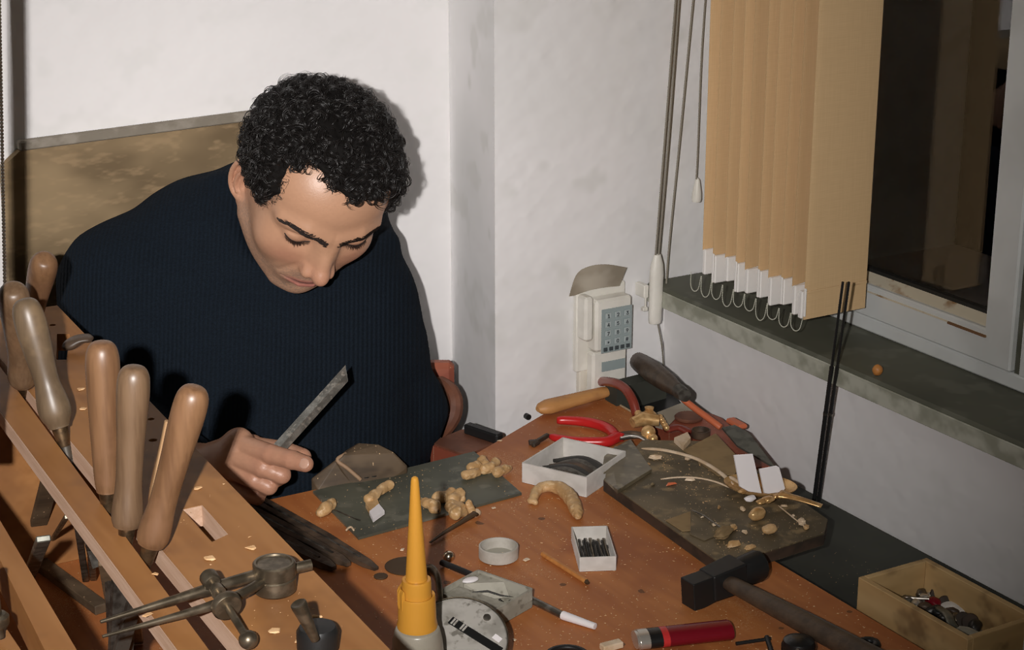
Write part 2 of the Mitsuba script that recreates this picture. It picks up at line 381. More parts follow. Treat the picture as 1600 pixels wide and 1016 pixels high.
# ------------------------------------------------------------ the room
YP = at(950, 605)[1]                      # front of the pillar at the back of the bench
XW = aty(1035, 600, YP)[0]                # wall under the window
XS, XF = atx(1040, 485, XW - 0.028)[0], at(1460, 561, 1.0252)[0]     # sill front, window frame
ZS = 1.0252                               # top of the sill
YB, XPIL = 1.97, aty(773, 300, YP)[0]     # back wall; pillar's left corner
XC = aty(704, 300, YB)[0]                 # inner corner of back wall and pillar
XL, YR, ZC = -1.9, -2.2, 2.75
struct('floor', bx((XL - .1, YR - .1, -0.1), (XF + .4, YB + .1, 0)), 'floor_tile', 'dark tiled workshop floor')
struct('ceiling', bx((XL - .1, YR - .1, ZC), (XF + .4, YB + .1, ZC + .1)), 'ceiling_paint', 'off white ceiling')
struct('wall_left', bx((XL - .1, YR - .1, 0), (XL, YB + .1, ZC)), 'plaster', 'white plaster wall on the left')
struct('wall_front', bx((XL, YR - .1, 0), (XF + .4, YR, ZC)), 'plaster', 'white plaster wall behind the photographer')
struct('wall_back', bx((XL, YB, 0), (XC + .03, YB + .1, ZC)), 'plaster', 'white plaster wall behind the seated man')
struct('wall_pillar', prism([(XPIL, YP), (XF + .4, YP), (XF + .4, YB + .1), (XC, YB + .1), (XC, YB)], ZC), 'plaster_dirty',
       'white plastered pillar with a scuffed slanted left side')
struct('wall_window', bx((XW, YR, 0), (XF + .4, YP, ZS - 0.024)), 'plaster', 'white wall below the window sill')
Y0, Y1 = -0.6, YP                          # the window opening runs along the wall to the pillar
struct('wall_lintel', bx((XW, Y0, 2.3), (XF + .4, YP, ZC)), 'plaster', 'white wall above the window')
struct('wall_right', bx((XW, YR, ZS - 0.024), (XF + .4, Y0, ZC)), 'plaster', 'white wall beyond the window')
# the ceiling lamp: one tube fitting over the room
t = thing('ceiling_lamp', 'long fluorescent ceiling lamp above the room, out of view', 'lamp')
part(t, 'housing', bx((-0.75, -0.12, ZC - 0.06), (0.55, 0.04, ZC), 0.006), 'frame_paint')
k = part(t, 'tube', bx((-0.70, -0.10, ZC - 0.068), (0.50, 0.02, ZC - 0.0605)), 'white_tile', False)
scene[k]['emitter'] = dict(type='area', radiance=rgb([9.5 * c for c in CEIL_LAMP]))

# fibreboard panel standing against the back wall; its upper left corner is broken off
za, zb = aty(32, 236, YB - .012)[2], aty(375, 191, YB - .012)[2]
xa, xb = aty(30, 232, YB - .012)[0], 0.83
zb = za + (zb - za) * (xb - xa) / (aty(375, 191, YB - .012)[0] - xa)
xcut, zcut = aty(3, 262, YB - .012)[0], aty(3, 262, YB - .012)[2]
out = [(xb, 0.0), (xb, zb), (xa, za), (xcut, zcut), (xcut - .012, zcut - .5), (xcut - .012, 0.0)]
t = thing('fibreboard_panel', 'stained brown fibreboard panel standing against the white back wall', 'board')
pan = move(prism([(x, z) for x, z in out], 0.012), np.array([[1, 0, 0], [0, 0, -1], [0, 1, 0.0]]), (0, YB - .001, 0))
part(t, 'sheet', pan, 'fibreboard', False)
e0, e1 = np.array([xa, YB - .0075, za + .005]), np.array([xb, YB - .0075, zb + .005])
part(t, 'edging', beam(e0, e1, 0.013, 0.011, 0.002), 'fibre_edge', False, label='greyish worn strip along the top edge')

# a bead chain hangs at the left edge of the photograph beside the post that it belongs to
t = thing('bead_chain', 'grey bead chain hanging at the left edge', 'chain')
p0, p1 = dep(-2, -40, 1.72), dep(8, 470, 1.72)
L = np.linalg.norm(p1 - p0); nbead = int(L / 0.0033)
one = trimesh.creation.icosphere(1, 0.0019)
part(t, 'beads', cat([tm(np.asarray(one.vertices) + p0 + (p1 - p0) * (i + .5) / nbead, one.faces) for i in range(nbead)]), 'bright_wire', True)
labels[t + '__beads'] = dict(label='row of small round metal beads', kind='stuff')
part(t, 'cord', tube([p0, p1], 0.0008, 6), 'cord')
t = thing('hanging_pole', 'dark pole hanging from the ceiling just left of the bead chain', 'pole')
pc, pd = dep(-28, 720, 1.38), dep(-27, -60, 1.38)
part(t, 'shaft', beam(pc, pd + (pd - pc) * ((ZC - .001 - pd[2]) / (pd[2] - pc[2])), 0.011, 0.011, 0.001, (0, 1, 0)), 'pin_wood', False)

# ------------------------------------------------------------ chair behind the man, box beside the pillar
q = [at(x, y, BZ - .012) for x, y in ((668, 694), (724, 671), (770, 688), (700, 742))]
q[2] = q[2] + (q[2] - q[1]) * 0.3; q[3] = q[0] + (q[2] - q[1])
t = thing('leather_case', 'red brown leather case tucked between the bench and the pillar', 'case')
g = sg.Polygon([tuple(a[:2]) for a in q]).buffer(-.008).buffer(.008, 6)
part(t, 'body', prism(g, 0.07, BZ - .082), 'red_vinyl', 35)
part(t, 'lid', prism(g.buffer(-.003), 0.004, BZ - .0135), 'brown_leather', 35, label='dusty brown top')
t = thing('support_block', 'wooden block under the leather case', 'block')
cc = g.centroid
part(t, 'body', bx((cc.x - .04, cc.y - .04, 0), (cc.x + .04, cc.y + .04, BZ - .083), 0.004), 'pin_wood')
d0, d1 = at(733, 671, BZ - .004), at(772, 690, BZ - .004)
obj('black_strip', beam(d0 + (0, .006, 0), d1 + (.01, .003, 0), 0.012, 0.012, 0.002), 'black_iron', 'short black bar at the foot of the pillar behind the leather case', 'bar')

# ------------------------------------------------------------ window: sill, frame, pane, night outside
W = struct('window_1', None, None, 'white framed window with a dark night pane above a grey sill')
x0 = at(995, 440, ZS)[0]
sill = bx((XS, Y0, ZS - 0.024), (XF + .05, YP - .0005, ZS), 0.003)
part(W, 'sill', sill, 'sill_paint', False, label='dark grey green window sill')
part(W, 'sill_nosing', bx((XS - .002, Y0, ZS - 0.0235), (XS + .0005, YP - .001, ZS - .0035), 0.0008), 'sill_edge', False, label='pale worn front edge of the sill')
zf0, zf1 = ZS, atx(1470, 540, XF)[2]       # fixed frame bottom rail
part(W, 'bottom_rail', bx((XF, Y0, ZS + .0005), (XF + .06, YP - .001, zf1), 0.002), 'frame_paint', False)
yr = atx(1590, 480, XF)[1]                 # right edge of the sash
yg = atx(1545, 480, XF)[1]                 # right edge of the pane
ygl, ysl = YP - .075, YP - .034
zg = atx(1440, 467, XF)[2]
xs = XF - .004                              # sash stands a little proud
part(W, 'sash_rail', bx((xs, yr, zf1 + .0012), (xs + .045, ysl, zg - .005), 0.002), 'frame_paint', False)
part(W, 'sash_stile', bx((xs, yr, zf1 + .0012), (xs + .045, yg, 2.26), 0.002), 'frame_paint', False)
part(W, 'sash_stile', bx((xs, ygl, zf1 + .0012), (xs + .045, ysl, 2.26), 0.002), 'frame_paint', False)
part(W, 'sash_top', bx((xs, yr, 2.22), (xs + .045, ysl, 2.268), 0.002), 'frame_paint', False)
part(W, 'hinge_gap', bx((XF + .003, yr - .0075, zf1), (XF + .03, yr - .0006, 2.28)), 'sill_paint', False)
part(W, 'mullion', bx((XF, yr - .07, zf1 - .001), (XF + .06, yr - .0078, 2.29), 0.002), 'frame_paint', False)
part(W, 'jamb', bx((XF, ysl + .0012, zf1 - .001), (XF + .06, YP - .001, 2.29), 0.002), 'frame_paint', False)
# glazing bead: a sloping strip of old paint, rusty along its lower edge
b0, b1 = np.array([xs + .012, yg + .002, zg - .002]), np.array([xs + .012, ygl - .002, zg - .002])
wv = [(xs - .0015, zg - .0125), (xs + .022, zg - .0105), (xs + .022, zg + .004), (xs + .016, zg + .004)]
part(W, 'glazing_bead', hull([[x, y, z] for x, z in wv for y in (yg - .004, ygl + .004)]), 'putty', False, label='cream glazing bead with rusty streaks')
part(W, 'rust_line', hull([[xs - .0024 + dx, y, zg - .0135 + dz] for dx in (0, .003) for dz in (0, .0022) for y in (yg - .004, yg + .05)]), 'rust', False, label='line of brown rust')
part(W, 'seal', hull([[x, y, z] for x in (xs + .016, xs + .024) for z in (zg + .0035, zg + .008) for y in (yg, ygl)]), 'seal_black', False)
part(W, 'pane', bx((xs + .024, yg - .003, zg - .002), (xs + .028, ygl + .003, 2.23)), 'pane_glass', False)
part(W, 'pane', bx((XF + .03, Y0 + .04, zf1 - .01), (XF + .034, yr - .0705, 2.27)), 'pane_glass', False)
mat('night_wall', blotch((0.022, 0.023, 0.02), (0.012, 0.013, 0.012), 3.0), 0.9, spec=0.1)
struct('wall_outside', bx((XF + 1.4, -3.0, -1.0), (XF + 1.5, 6.0, 4.0)), 'night_wall', 'dark house wall out in the night')
# the wardrobe and curtain on the far side of the room, seen mirrored in the pane
# ------------------------------------------------------------ the bench
rng = np.random.default_rng(7)
P2 = lambda *pts: [tuple(at(x, y)[:2]) for x, y in pts]
yb = at(740, 711)[1]
xr = at(1300, 931)[0]
top = [(-.55, yb), (at(742, 711)[0], yb)] + P2((862, 640), (949, 603), (951, 625), (1004, 655), (1010, 748), (1190, 865)) + [(xr, at(1440, 1016)[1]), (xr, .35), (-.55, .35)]
t = thing('workbench', 'orange brown wooden jeweller\'s workbench full of tools', 'workbench')
part(t, 'top', prism(top, 0.034, BZ - 0.034), 'bench_wood', False)
e = [at(951.5, 624.5), at(1004, 654.5)]
part(t, 'edge_strip', beam(e[0] + (.0012, 0, -.009), e[1] + (.0012, 0, -.009), 0.0022, 0.0195), 'bench_edge', False, label='pale edging along the far right side')
part(t, 'apron', bx((-.5, .45, BZ - .12), (.85, .47, BZ - .0345)), 'bench_wood', False)
for x, y in ((-.5, .45), (.86, .45), (-.5, yb - .07), (.80, yb - .07)):
    part(t, 'leg', bx((x, y, 0), (x + .06, y + .06, BZ - .0345), .003), 'bench_wood', False)
ZT = BZ - .048                            # the side table's top
t = thing('side_table', 'black side table between the orange bench and the window wall', 'table')
part(t, 'top', bx((xr + .0005, .35, BZ - .075), (XW - .001, YP - .002, ZT), .002), 'black_mat', False)
part(t, 'filler', prism([(at(1006, 748)[0] - .06, YP - .30)] + [(xr, YP - .30), (xr, YP - .002), (at(1006, 748)[0] - .06, YP - .002)], .01, ZT - .011), 'black_mat', False)
for x, y in ((xr + .02, .4), (XW - .07, .4), (xr + .02, YP - .08), (XW - .07, YP - .08)):
    part(t, 'leg', bx((x, y, 0), (x + .05, y + .05, BZ - .0755), .003), 'black_iron', False)

# ------------------------------------------------------------ the tool rack on the left
ZR = BZ + 0.20
KS = (CZ - ZR) / (CZ - BZ - .135)       # sizes of the things in the rack
R2 = lambda *pts: [at(x, y, ZR) for x, y in pts]
def line(a, b):
    a, b = R2(a, b); return a[:2], unit((b - a)[:2])
def atY(l, y): o, d = l; return o + d * (y - o[1]) / d[1]
plR, plL = line((90, 478), (610, 1016)), line((254, 860), (380, 1010))
rlR, rlL = line((79, 680), (264, 931)), line((28, 680), (225, 945))
bmR, bmL = line((4, 820), (120, 1016)), line((9, 893), (70, 1016))
r3R = line((0, 960), (38, 1016))
yfar = at(84, 478, ZR)[1]
quad = lambda l0, l1, y0, y1: [tuple(atY(l0, y0)), tuple(atY(l1, y0)), tuple(atY(l1, y1)), tuple(atY(l0, y1))]
Y0R = 0.72
K = thing('tool_rack', 'wooden chisel rack with slotted plank and rails at the left of the bench', 'tool rack')
pl = prism(quad(plL, plR, Y0R, yfar), 0.017, ZR - .017)
hole = lambda pts: prism([tuple(at(x, y, ZR)[:2]) for x, y in pts], 0.06, ZR - .04)
rd = lambda x, y, r: move(prism(sg.Point(0, 0).buffer(r, 8), .06), None, at(x, y, ZR) - (0, 0, .04))
pl = cut(pl, hole([(285, 796), (316, 789), (357, 835), (331, 847)]), hole([(89, 522), (109, 522), (104, 562), (88, 562)]), rd(82, 508, .003), rd(239, 688, .0035), rd(236, 655, .003))
part(K, 'plank', pl, 'rack_ply', False)
def edge_face(l, y0, y1, z0, z1, w=.0007):                      # veneer edge: the light cut side of a board
    a, b = atY(l, y0), atY(l, y1); n = np.array([-(b - a)[1], (b - a)[0]]); n = n / np.linalg.norm(n); n = n if n[0] < 0 else -n
    return hull([[*(q + n * s), z] for q in (a, b) for s in (0.00005, w) for z in (z0, z1)])
part(K, 'plank_edge', edge_face(plL, Y0R, yfar, ZR - .017, ZR - .0003), 'rack_edge', False, label='pale cut edge of the plank')
hp = [at(x, y, ZR) for x, y in ((285, 796), (316, 789), (357, 835), (331, 847))]
part(K, 'mortise_edge', cat([hull([[*(q[:2]), z] for q in (a, b, a + n, b + n) for z in (ZR - .017, ZR - .0003)]) for a, b, n in
     ((hp[1], hp[2], np.array([-.0007, 0, 0])), (hp[0], hp[1], np.array([0, -.0007, 0])))]), 'rack_edge', False, label='pale cut edges of the square hole')
part(K, 'rail', prism(quad(rlL, rlR, Y0R, yfar - .02), 0.014, ZR - .014), 'rack_ply', False)
part(K, 'rail_edge', edge_face(rlL, Y0R, yfar - .02, ZR - .014, ZR - .0003), 'rack_edge', False, label='pale cut edge of the rail')
part(K, 'rail', prism(quad(bmL, bmR, Y0R, yfar - .12), 0.03, ZR - .03), 'rack_ply', False)
l4 = (r3R[0] - np.array([.028, 0]), r3R[1])
part(K, 'rail', prism(quad(l4, r3R, Y0R, yfar - .2), 0.03, ZR - .034), 'rack_ply', False)
yy = at(12, 553, ZR)[1]
part(K, 'cross_piece', prism(quad(rlR, plL, yy - .008, yy + .012), 0.014, ZR - .016), 'rack_edge', False)
yy = at(2, 700, ZR - .06)[1]
for a, b in ((Y0R + .01, Y0R + .03), (yb - .04, yb - .02)):
    g = sg.Polygon(quad(l4, plR, a, b)); part(K, 'end_board', prism(g, ZR - .0345 - BZ, BZ + .0002), 'rack_ply', False)
    part(K, 'batten', prism(sg.Polygon(quad(bmR, plR, a, b)).buffer(-.002), .016, ZR - .0335), 'rack_ply', False)

# ------------------------------------------------------------ chisels standing in the slot
def profile(kind, L):
    if kind == 'pear':   q = [(0, .0), (.62, 0), (.70, .02), (1.00, .09), (1.06, .15), (.98, .24), (.82, .34), (.82, .44), (.95, .62), (1.02, .76), (.98, .88), (.80, .955), (.52, .988), (.22, .998), (0, 1)]
    elif kind == 'straight': q = [(0, 0), (.60, 0), (.66, .015), (.74, .08), (.80, .2), (.88, .4), (.95, .6), (1.0, .78), (.99, .88), (.86, .95), (.60, .988), (.25, .999), (0, 1)]
    else:                q = [(0, 0), (.72, 0), (.84, .01), (.95, .05), (.93, .13), (.82, .24), (.80, .36), (.86, .55), (.97, .74), (1.0, .86), (.92, .94), (.66, .985), (.28, .998), (0, 1)]
    return q
def chisel(top, bot, dz, r, kind, m, label, zb=0.008, blade=.11, bw=.011, turn=0.0, fer=.6, group=None):
    r, dz, blade, bw = r * KS, dz * KS, blade * 1.1, bw * KS
    b = at(*bot, ZR + zb); tp = at(*top, b[2] + dz)
    ax = unit(tp - b); L = np.linalg.norm(tp - b); A = frame(ax)
    q = np.array(profile(kind, L))
    s = np.interp(np.linspace(0, 1, 60), np.linspace(0, 1, len(q)), np.arange(len(q)))
    pr = spline(np.stack([q[:, 0] * r, q[:, 1] * L, q[:, 0] * 0], 1), 60)[:, :2]; pr[:, 0] = np.maximum(pr[:, 0], 0); pr[0, 0] = pr[-1, 0] = 0
    t = thing('wood_chisel', label, 'chisel', group)
    part(t, 'handle', move(lathe(pr, 40), A, b), m, True)
    fl = .018 * KS
    part(t, 'ferrule', move(lathe([(0, -fl), (r * fer * .62, -fl), (r * fer * .66, -fl + .001), (r * fer * .86, -.002), (r * fer * .86, .0015), (0, .0015)], 28), A, b), 'ferrule', 40, label='worn metal ferrule')
    part(t, 'tang', move(lathe([(0, -fl - .012), (r * .3, -fl - .012), (r * .36, -fl), (0, -fl)], 16), A, b), 'blade_steel', 40)
    bl = hull([[sx * bw / 2 * w, sy * .0022 * h, -z] for sx in (-1, 1) for sy in (-1, 1) for z, w, h in ((fl + .008, .75, 1.2), (fl + .03, 1, 1), (blade - .008, 1, .8))] + [[sx * bw / 2, -.0018, -blade] for sx in (-1, 1)])
    part(t, 'blade', move(bl, A @ rotz(turn), b), 'blade_steel', False, label='dark steel blade')
    return t
chisel((71, 403), (44, 520), .105, .0145, 'plain', 'handle_beech', 'chisel handle standing farthest back, leaning right beside the man\'s sleeve', blade=.1)
chisel((20, 449), (36, 596), .118, .0150, 'plain', 'handle_oak', 'chisel handle cut by the left edge of the photograph, behind the grey pear shaped one', blade=.1)
chisel((37, 466), (93, 668), .118, .0142, 'pear', 'handle_grey', 'greyish pear shaped chisel handle leaning left, with a bright ferrule', zb=.012, blade=.11, bw=.012)
chisel((159, 533), (168, 768), .132, .0142, 'straight', 'handle_beech', 'reddish straight chisel handle with a dot on its top', zb=.009, blade=.112, bw=.010, turn=.4)
chisel((210, 571), (198, 822), .136, .0133, 'plain', 'handle_oak', 'brown chisel handle in the middle of the three nearest ones', zb=.006, blade=.115, bw=.022, turn=.2)
chisel((306, 604), (236, 850), .134, .0136, 'plain', 'handle_beech', 'warm brown chisel handle nearest the square hole, leaning right', zb=.006, blade=.105, bw=.012)
a, b = at(238, 779, ZR + .001), at(262, 658, ZR + .062)
obj('wooden_stick', beam(a, b, .0052, .004, .0006), 'pale_stick', 'thin pale wooden stick standing between two chisel handles', 'stick', False)

# tools seen in the gap under the rails
def flat_bar(name, p, q, w, h, m, label, cat_, bev=.0008, **kw): return obj(name, beam(p, q, w, h, bev), m, label, cat_, False, **kw)
zz = BZ + .004
flat_bar('file', at(68, 842, ZR - .03), at(44, 905, BZ + .02), .011, .005, 'trowel_steel', 'blue grey file end in the gap between the rails', 'file')
flat_bar('wooden_bar', at(62, 880, zz), at(160, 952, zz), .014, .009, 'pin_wood', 'brown wooden bar lying under the rack', 'bar')
flat_bar('wood_lath', at(94, 690, ZR - .02), at(52, 850, BZ + .006), .016, .006, 'pin_wood', 'dark brown lath slanting under the rail, beside the blue grey file', 'lath')
flat_bar('steel_graver', at(104, 808, ZR - .05), at(80, 846, BZ + .012), .004, .004, 'tool_iron', 'thin short steel graver under the rail', 'graver')
flat_bar('wooden_wedge', at(181, 872, ZR - .03), at(200, 1000, BZ + .004), .026, .010, 'handle_grey', 'greyish wooden wedge standing under the rail below the chisels', 'wedge')
flat_bar('steel_strip', at(120, 810, ZR - .035), at(134, 907, BZ + .003), .006, .0035, 'blade_steel', 'narrow dark steel strip standing left of its twin under the rail', 'strip')
flat_bar('steel_strip', at(138, 830, ZR - .035), at(146, 905, BZ + .003), .006, .0035, 'blade_steel', 'narrow dark steel strip standing right of its twin under the rail', 'strip')
a, b = at(101, 545, ZR + .004), at(146, 528, ZR + .012)
obj('leather_tab', tube(spline([a, (a + b) / 2 + [0, 0, .004], b], 14), np.array([.5, .8, .95, 1, 1, 1, 1, 1, 1, 1, 1, .95, .75, .3]) * .0095, 12, flat=((0, 0, 1), .35)), 'dark_handle',
    'dark brown oval leather tab sticking out over the plank', 'tab', True)
# small screw at the left edge of the photograph
a = at(3, 950, ZR + .02)
t = thing('wing_screw', 'dark iron screw at the lower left edge on the rail', 'screw')
part(t, 'shaft', tube([a + (-.004, 0, -.02), a + (-.004, .004, .028)], .004, 12), 'tool_iron', 40)
part(t, 'knob', move(lathe([(0, 0), (.007, 0), (.008, .002), (.008, .007), (.006, .009), (0, .009)], 20), None, a + (-.004, 0, -.012)), 'tool_iron', 40)

# wood chips lying on the plank
def chip(px, py, z, s, seed, label, m='shaving', h=.25, name='wood_chip', cat_='wood chip'):
    r = np.random.default_rng(seed); n = 9
    a = np.sort(r.uniform(0, 2 * math.pi, n)); rr = s * r.uniform(.55, 1.1, n)
    p = np.stack([rr * np.cos(a), rr * np.sin(a) * .8], 1)
    pts = [[x, y, s * .04 + abs(x) * h * r.uniform(.3, 1)] for x, y in p] + [[x * .8, y * .8, s * .04 + s * h] for x, y in p]
    m_ = hull(pts); v = np.asarray(m_.vertices); v[:, 2] -= v[:, 2].min() - .0002
    return obj(name, move(tm(v, m_.faces), None, at(px, py, z)), m, label, cat_, False)
for i, (x, y, s, l_) in enumerate([(308, 764, .0045, 'pale wood chip lying just above the square hole of the rack plank'), (328, 874, .0055, 'left of two pale wood chips lying below the square hole'),
        (393, 857, .005, 'right of two pale wood chips lying below the square hole'), (427, 988, .0052, 'pale wood chip lying below the drum joint of the dividers'), (410, 928, .0024, 'small pale chip touching the drum joint of the dividers'),
        (497, 963, .0045, 'upper of two pale wood chips behind the screw clamp'), (500, 975, .0052, 'lower of two pale wood chips behind the screw clamp'), (473, 1003, .006, 'pale wood chip lying left of the screw clamp body'),
        (310, 932, .005, 'pale wood chip lying between the legs of the dividers, near the thumb nut'), (128, 609, .005, 'upper of two pale chips left of the reddish chisel handle'), (129, 640, .004, 'lower of two pale chips left of the reddish chisel handle'),
        (243, 898, .003, 'small pale chip by the foot of the leaning chisel handle'), (390, 840, .0016, 'tiny pale chip above the right one of the two chips below the square hole'), (349, 757, .0015, 'tiny pale chip at the right edge of the plank above the square hole'),
        (230, 962, .004, 'pale wood chip lying between the points of the dividers')]):
    chip(x, y, ZR, s, 40 + i, l_)

# ------------------------------------------------------------ dividers lying across the rack
D = thing('dividers', 'old steel spring dividers with a round joint lying across the rack', 'dividers')
zt = ZR + .012
hz = at(430, 925, ZR)
tip1, tip2 = at(157, 972, zt - .003), at(160, 995, zt - .004)
j = at(428, 896, ZR + .013)
def leg(tipp, base, mid, r):
    s = spline([base, mid, tipp], 26); w = np.concatenate([np.full(13, 1.0), np.linspace(1, .28, 13)])
    return tube(s, w * r, 10)
m1 = at(330, 920, zt + .002); m2 = at(345, 942, zt - .001)
part(D, 'leg', leg(tip1, j + (-.004, .004, 0), m1, .0042), 'tool_iron', 45)
part(D, 'leg', leg(tip2, j + (-.003, -.004, 0), m2, .0036), 'tool_iron', 45)
part(D, 'joint', move(lathe([(0, 0), (.0135, 0), (.0145, .001), (.0145, .010), (.0138, .0108), (.0138, .0112), (.0145, .012), (.0145, .0205), (.0135, .0215), (.012, .0215), (.0112, .0203), (.002, .020), (0, .020)], 44), None, (hz[0], hz[1], ZR + .001)), 'tool_iron', 30, label='round drum joint')
a, b = j + (.008, .004, -.002), at(486, 882, ZR + .012)
part(D, 'stem', tube([a, b], .0038, 12), 'tool_iron', 40)
s0, s1 = at(328, 905, ZR + .022), at(388, 1000, ZR + .008)
u = s1 - s0
part(D, 'screw', tube([s0, s1], .0026, 12), 'tool_iron', 40)
A = frame(u)
part(D, 'nut', move(lathe([(0, -.004), (.0055, -.004), (.0062, -.003), (.0062, .004), (.0052, .0055), (0, .0055)], 22), A, s0), 'tool_iron', 40)
part(D, 'nut', move(lathe([(0, -.003), (.009, -.003), (.0102, -.0015), (.0102, .002), (.009, .0035), (0, .0035)], 28), A, s0 + u * .44), 'tool_iron', 40, label='round thumb nut')
part(D, 'nut', move(lathe([(0, -.003), (.0045, -.003), (.005, .003), (0, .003)], 18), A, s0 + u * .2), 'tool_iron', 40)
part(D, 'knob', ball(s1, .0062, 3), 'tool_iron', True, label='ball end of the screw')

# small clamp at the lower edge
Q = thing('screw_clamp', 'small dark screw clamp with a tapered handle at the lower edge of the photograph', 'clamp')
a, b = at(493, 1000, ZR + .016), at(473, 958, ZR + .036)
part(Q, 'handle', move(lathe([(0, 0), (.0028, 0), (.0033, .006), (.0052, .026), (.0052, .0285), (.0045, .029), (0, .0275)], 20), frame(b - a), a), 'tool_iron', 40)
c0 = at(497, 1012, ZR + .001)
part(Q, 'body', move(lathe([(0, 0), (.0125, 0), (.0135, .001), (.0135, .012), (.0115, .0155), (.004, .016), (0, .016)], 30), None, (c0[0], c0[1], ZR + .0005)), 'black_iron', 35)
# ------------------------------------------------------------ on the pillar: trunking, intercom, paper, cords
Yp = YP - .0004
w_ = lambda x, y, d=0.0: aty(x, y, YP - d)
def wall_box(x0, x1, z0, z1, d0, d1, b=.001): return bx((x0, YP - d1, z0), (x1, YP - d0, z1), b)
a, b = w_(903, 452), w_(930, 610)
obj('cable_trunking', wall_box(a[0] - .002, a[0] + .020, BZ - .03, w_(915, 446)[2], .0004, .009, .0015), 'old_trunking', 'yellowed vertical cable trunking left of the intercom', 'trunking', False)
I = thing('intercom', 'ivory wall intercom with a grey keypad above the back corner of the bench', 'intercom')
i0, i1 = w_(925, 462, .028), w_(985, 450, .028)
zt_, zb_ = w_(930, 468, .028)[2], w_(930, 592, .028)[2]
xl, xr_ = w_(929, 500, .028)[0], w_(986, 500, .028)[0]
part(I, 'backplate', wall_box(xl - .013, xr_ + .004, zb_ + .004, zt_ + .010, .0004, .010, .002), 'ivory_plastic', False)
part(I, 'handset', wall_box(xl - .014, xl - .002, zb_ + .048, zt_ + .004, .0102, .030, .003), 'ivory_plastic', False)
part(I, 'body', wall_box(xl + .001, xr_, zb_ + .0325, zt_ - .002, .0102, .030, .003), 'ivory_plastic', False)
kx0, kx1 = xl + .008, xr_ - .0006
kz1, kz0 = w_(955, 482, .031)[2], w_(955, 550, .031)[2]
part(I, 'keypad', wall_box(kx0, kx1, kz0, kz1, .0302, .0312, .0004), 'keypad_grey', False, label='grey keypad field')
cw, ch = (kx1 - kx0) / 3.25, (kz1 - kz0) / 5.0
for r in range(4):
    for c in range(3):
        x, z = kx0 + cw * (c + .62), kz1 - ch * (r + .75)
        k = part(I, 'key', wall_box(x - cw * .30, x + cw * .30, z - ch * .33, z + ch * .33, .0313, .0335, .0006), 'key_grey', False)
        dg = meshkit.text_mesh('123456789*0#'[r * 3 + c], ch * .40, .0004, True); bb = dg.bounds.mean(0)
        part(k, 'digit', move(dg, np.array([[1, 0, 0], [0, 0, -1], [0, 1, 0.0]]), (x - bb[0], YP - .0336, z - bb[1])), 'key_dark', False)
for c in range(5):
    x = kx0 + (kx1 - kx0) * (c + .7) / 5.4
    part(I, 'key', wall_box(x - .0026, x + .0026, kz0 + ch * .18, kz0 + ch * .62, .0313, .0325, .0004), 'key_dark', False)
part(I, 'lower_housing', wall_box(xl + .0, xr_ - .003, BZ - .0, zb_ + .031, .0102, .026, .003), 'ivory_plastic', False)
part(I, 'name_plate', wall_box(xl + .012, xr_ - .006, zb_ + .006, zb_ + .018, .0261, .0270, .0003), 'keypad_grey', False, label='small grey name plate')
# a curled piece of old paper stuck over the intercom
def sheet(top, bot, n=14, th=.0006, nrm=(0, -1, 0)):
    """a thin curved sheet between two curves"""
    a, b = spline(top, n), spline(bot, n); k = 6
    g = np.stack([a + (b - a) * s for s in np.linspace(0, 1, k)])
    v = np.concatenate([g.reshape(-1, 3), (g + np.asarray(nrm) * th).reshape(-1, 3)]); N = k * n
    f = []
    for i in range(k - 1):
        for j in range(n - 1):
            p, q, r, s = i * n + j, i * n + j + 1, (i + 1) * n + j + 1, (i + 1) * n + j
            f += [[p, q, r], [p, r, s], [N + p, N + r, N + q], [N + p, N + s, N + r]]
    bd = [(0, j, 0, j + 1) for j in range(n - 1)] + [(k - 1, j + 1, k - 1, j) for j in range(n - 1)] + [(i + 1, 0, i, 0) for i in range(k - 1)] + [(i, n - 1, i + 1, n - 1) for i in range(k - 1)]
    for i0_, j0, i1_, j1 in bd:
        p, q = i0_ * n + j0, i1_ * n + j1; f += [[p, N + p, N + q], [p, N + q, q]]
    m = tm(v, f); m.fix_normals(); return m
top_ = [w_(889, 463, .012), w_(900, 430, .022), w_(918, 417, .03), (w_(946, 413, .034)), w_(979, 418, .02)]
bot_ = [w_(897, 462, .006), w_(908, 458, .012), w_(923, 453, .022), w_(945, 449, .024), w_(968, 447, .012)]
obj('curled_paper', sheet(top_, bot_), 'paper', 'curled piece of brownish paper stuck on the wall above the intercom', 'paper', True)
obj('black_plug', move(lathe([(0, 0), (.0035, 0), (.0035, .006), (0, .006)], 14), rotx(math.pi / 2), w_(822, 650, .0005)), 'black_iron', 'small black plug in the pillar wall at the end of the bench', 'plug')

# blind cords with their tensioner and acorn
def cordobj(pts, r, label, beads=False): return obj('blind_cord', tube(spline(pts, 40), r, 6), 'cord', label, 'cord', True)
D_ = .035
def up_(x, y, d=D_): return w_(x, y, d)
ten_t = up_(1026, 400)
cordobj([up_(1058, -30), up_(1040, 200), up_(1024, 402)], .0011, 'left of the two grey cords running down to the white tensioner')
cordobj([up_(1063, -30), up_(1046, 200), up_(1029, 402)], .0011, 'right of the two grey cords running down to the white tensioner')
cordobj([up_(1086, -30, .02), up_(1063, 210, .02), up_(1046, 380, .02), up_(1040, 460, .02)], .0012, 'grey cord hanging straight between the tensioner and the acorn cord')
cordobj([up_(1104, -30, .02), up_(1096, 90, .02), up_(1090, 240, .02), up_(1088, 280, .02)], .0010, 'thin grey cord that ends in the cream acorn')
tn = thing('cord_tensioner', 'white plastic cord tensioner hanging beside the left end of the sill', 'tensioner')
b_ = up_(1023, 505); tpp = up_(1027, 398); hL = np.linalg.norm(tpp - b_)
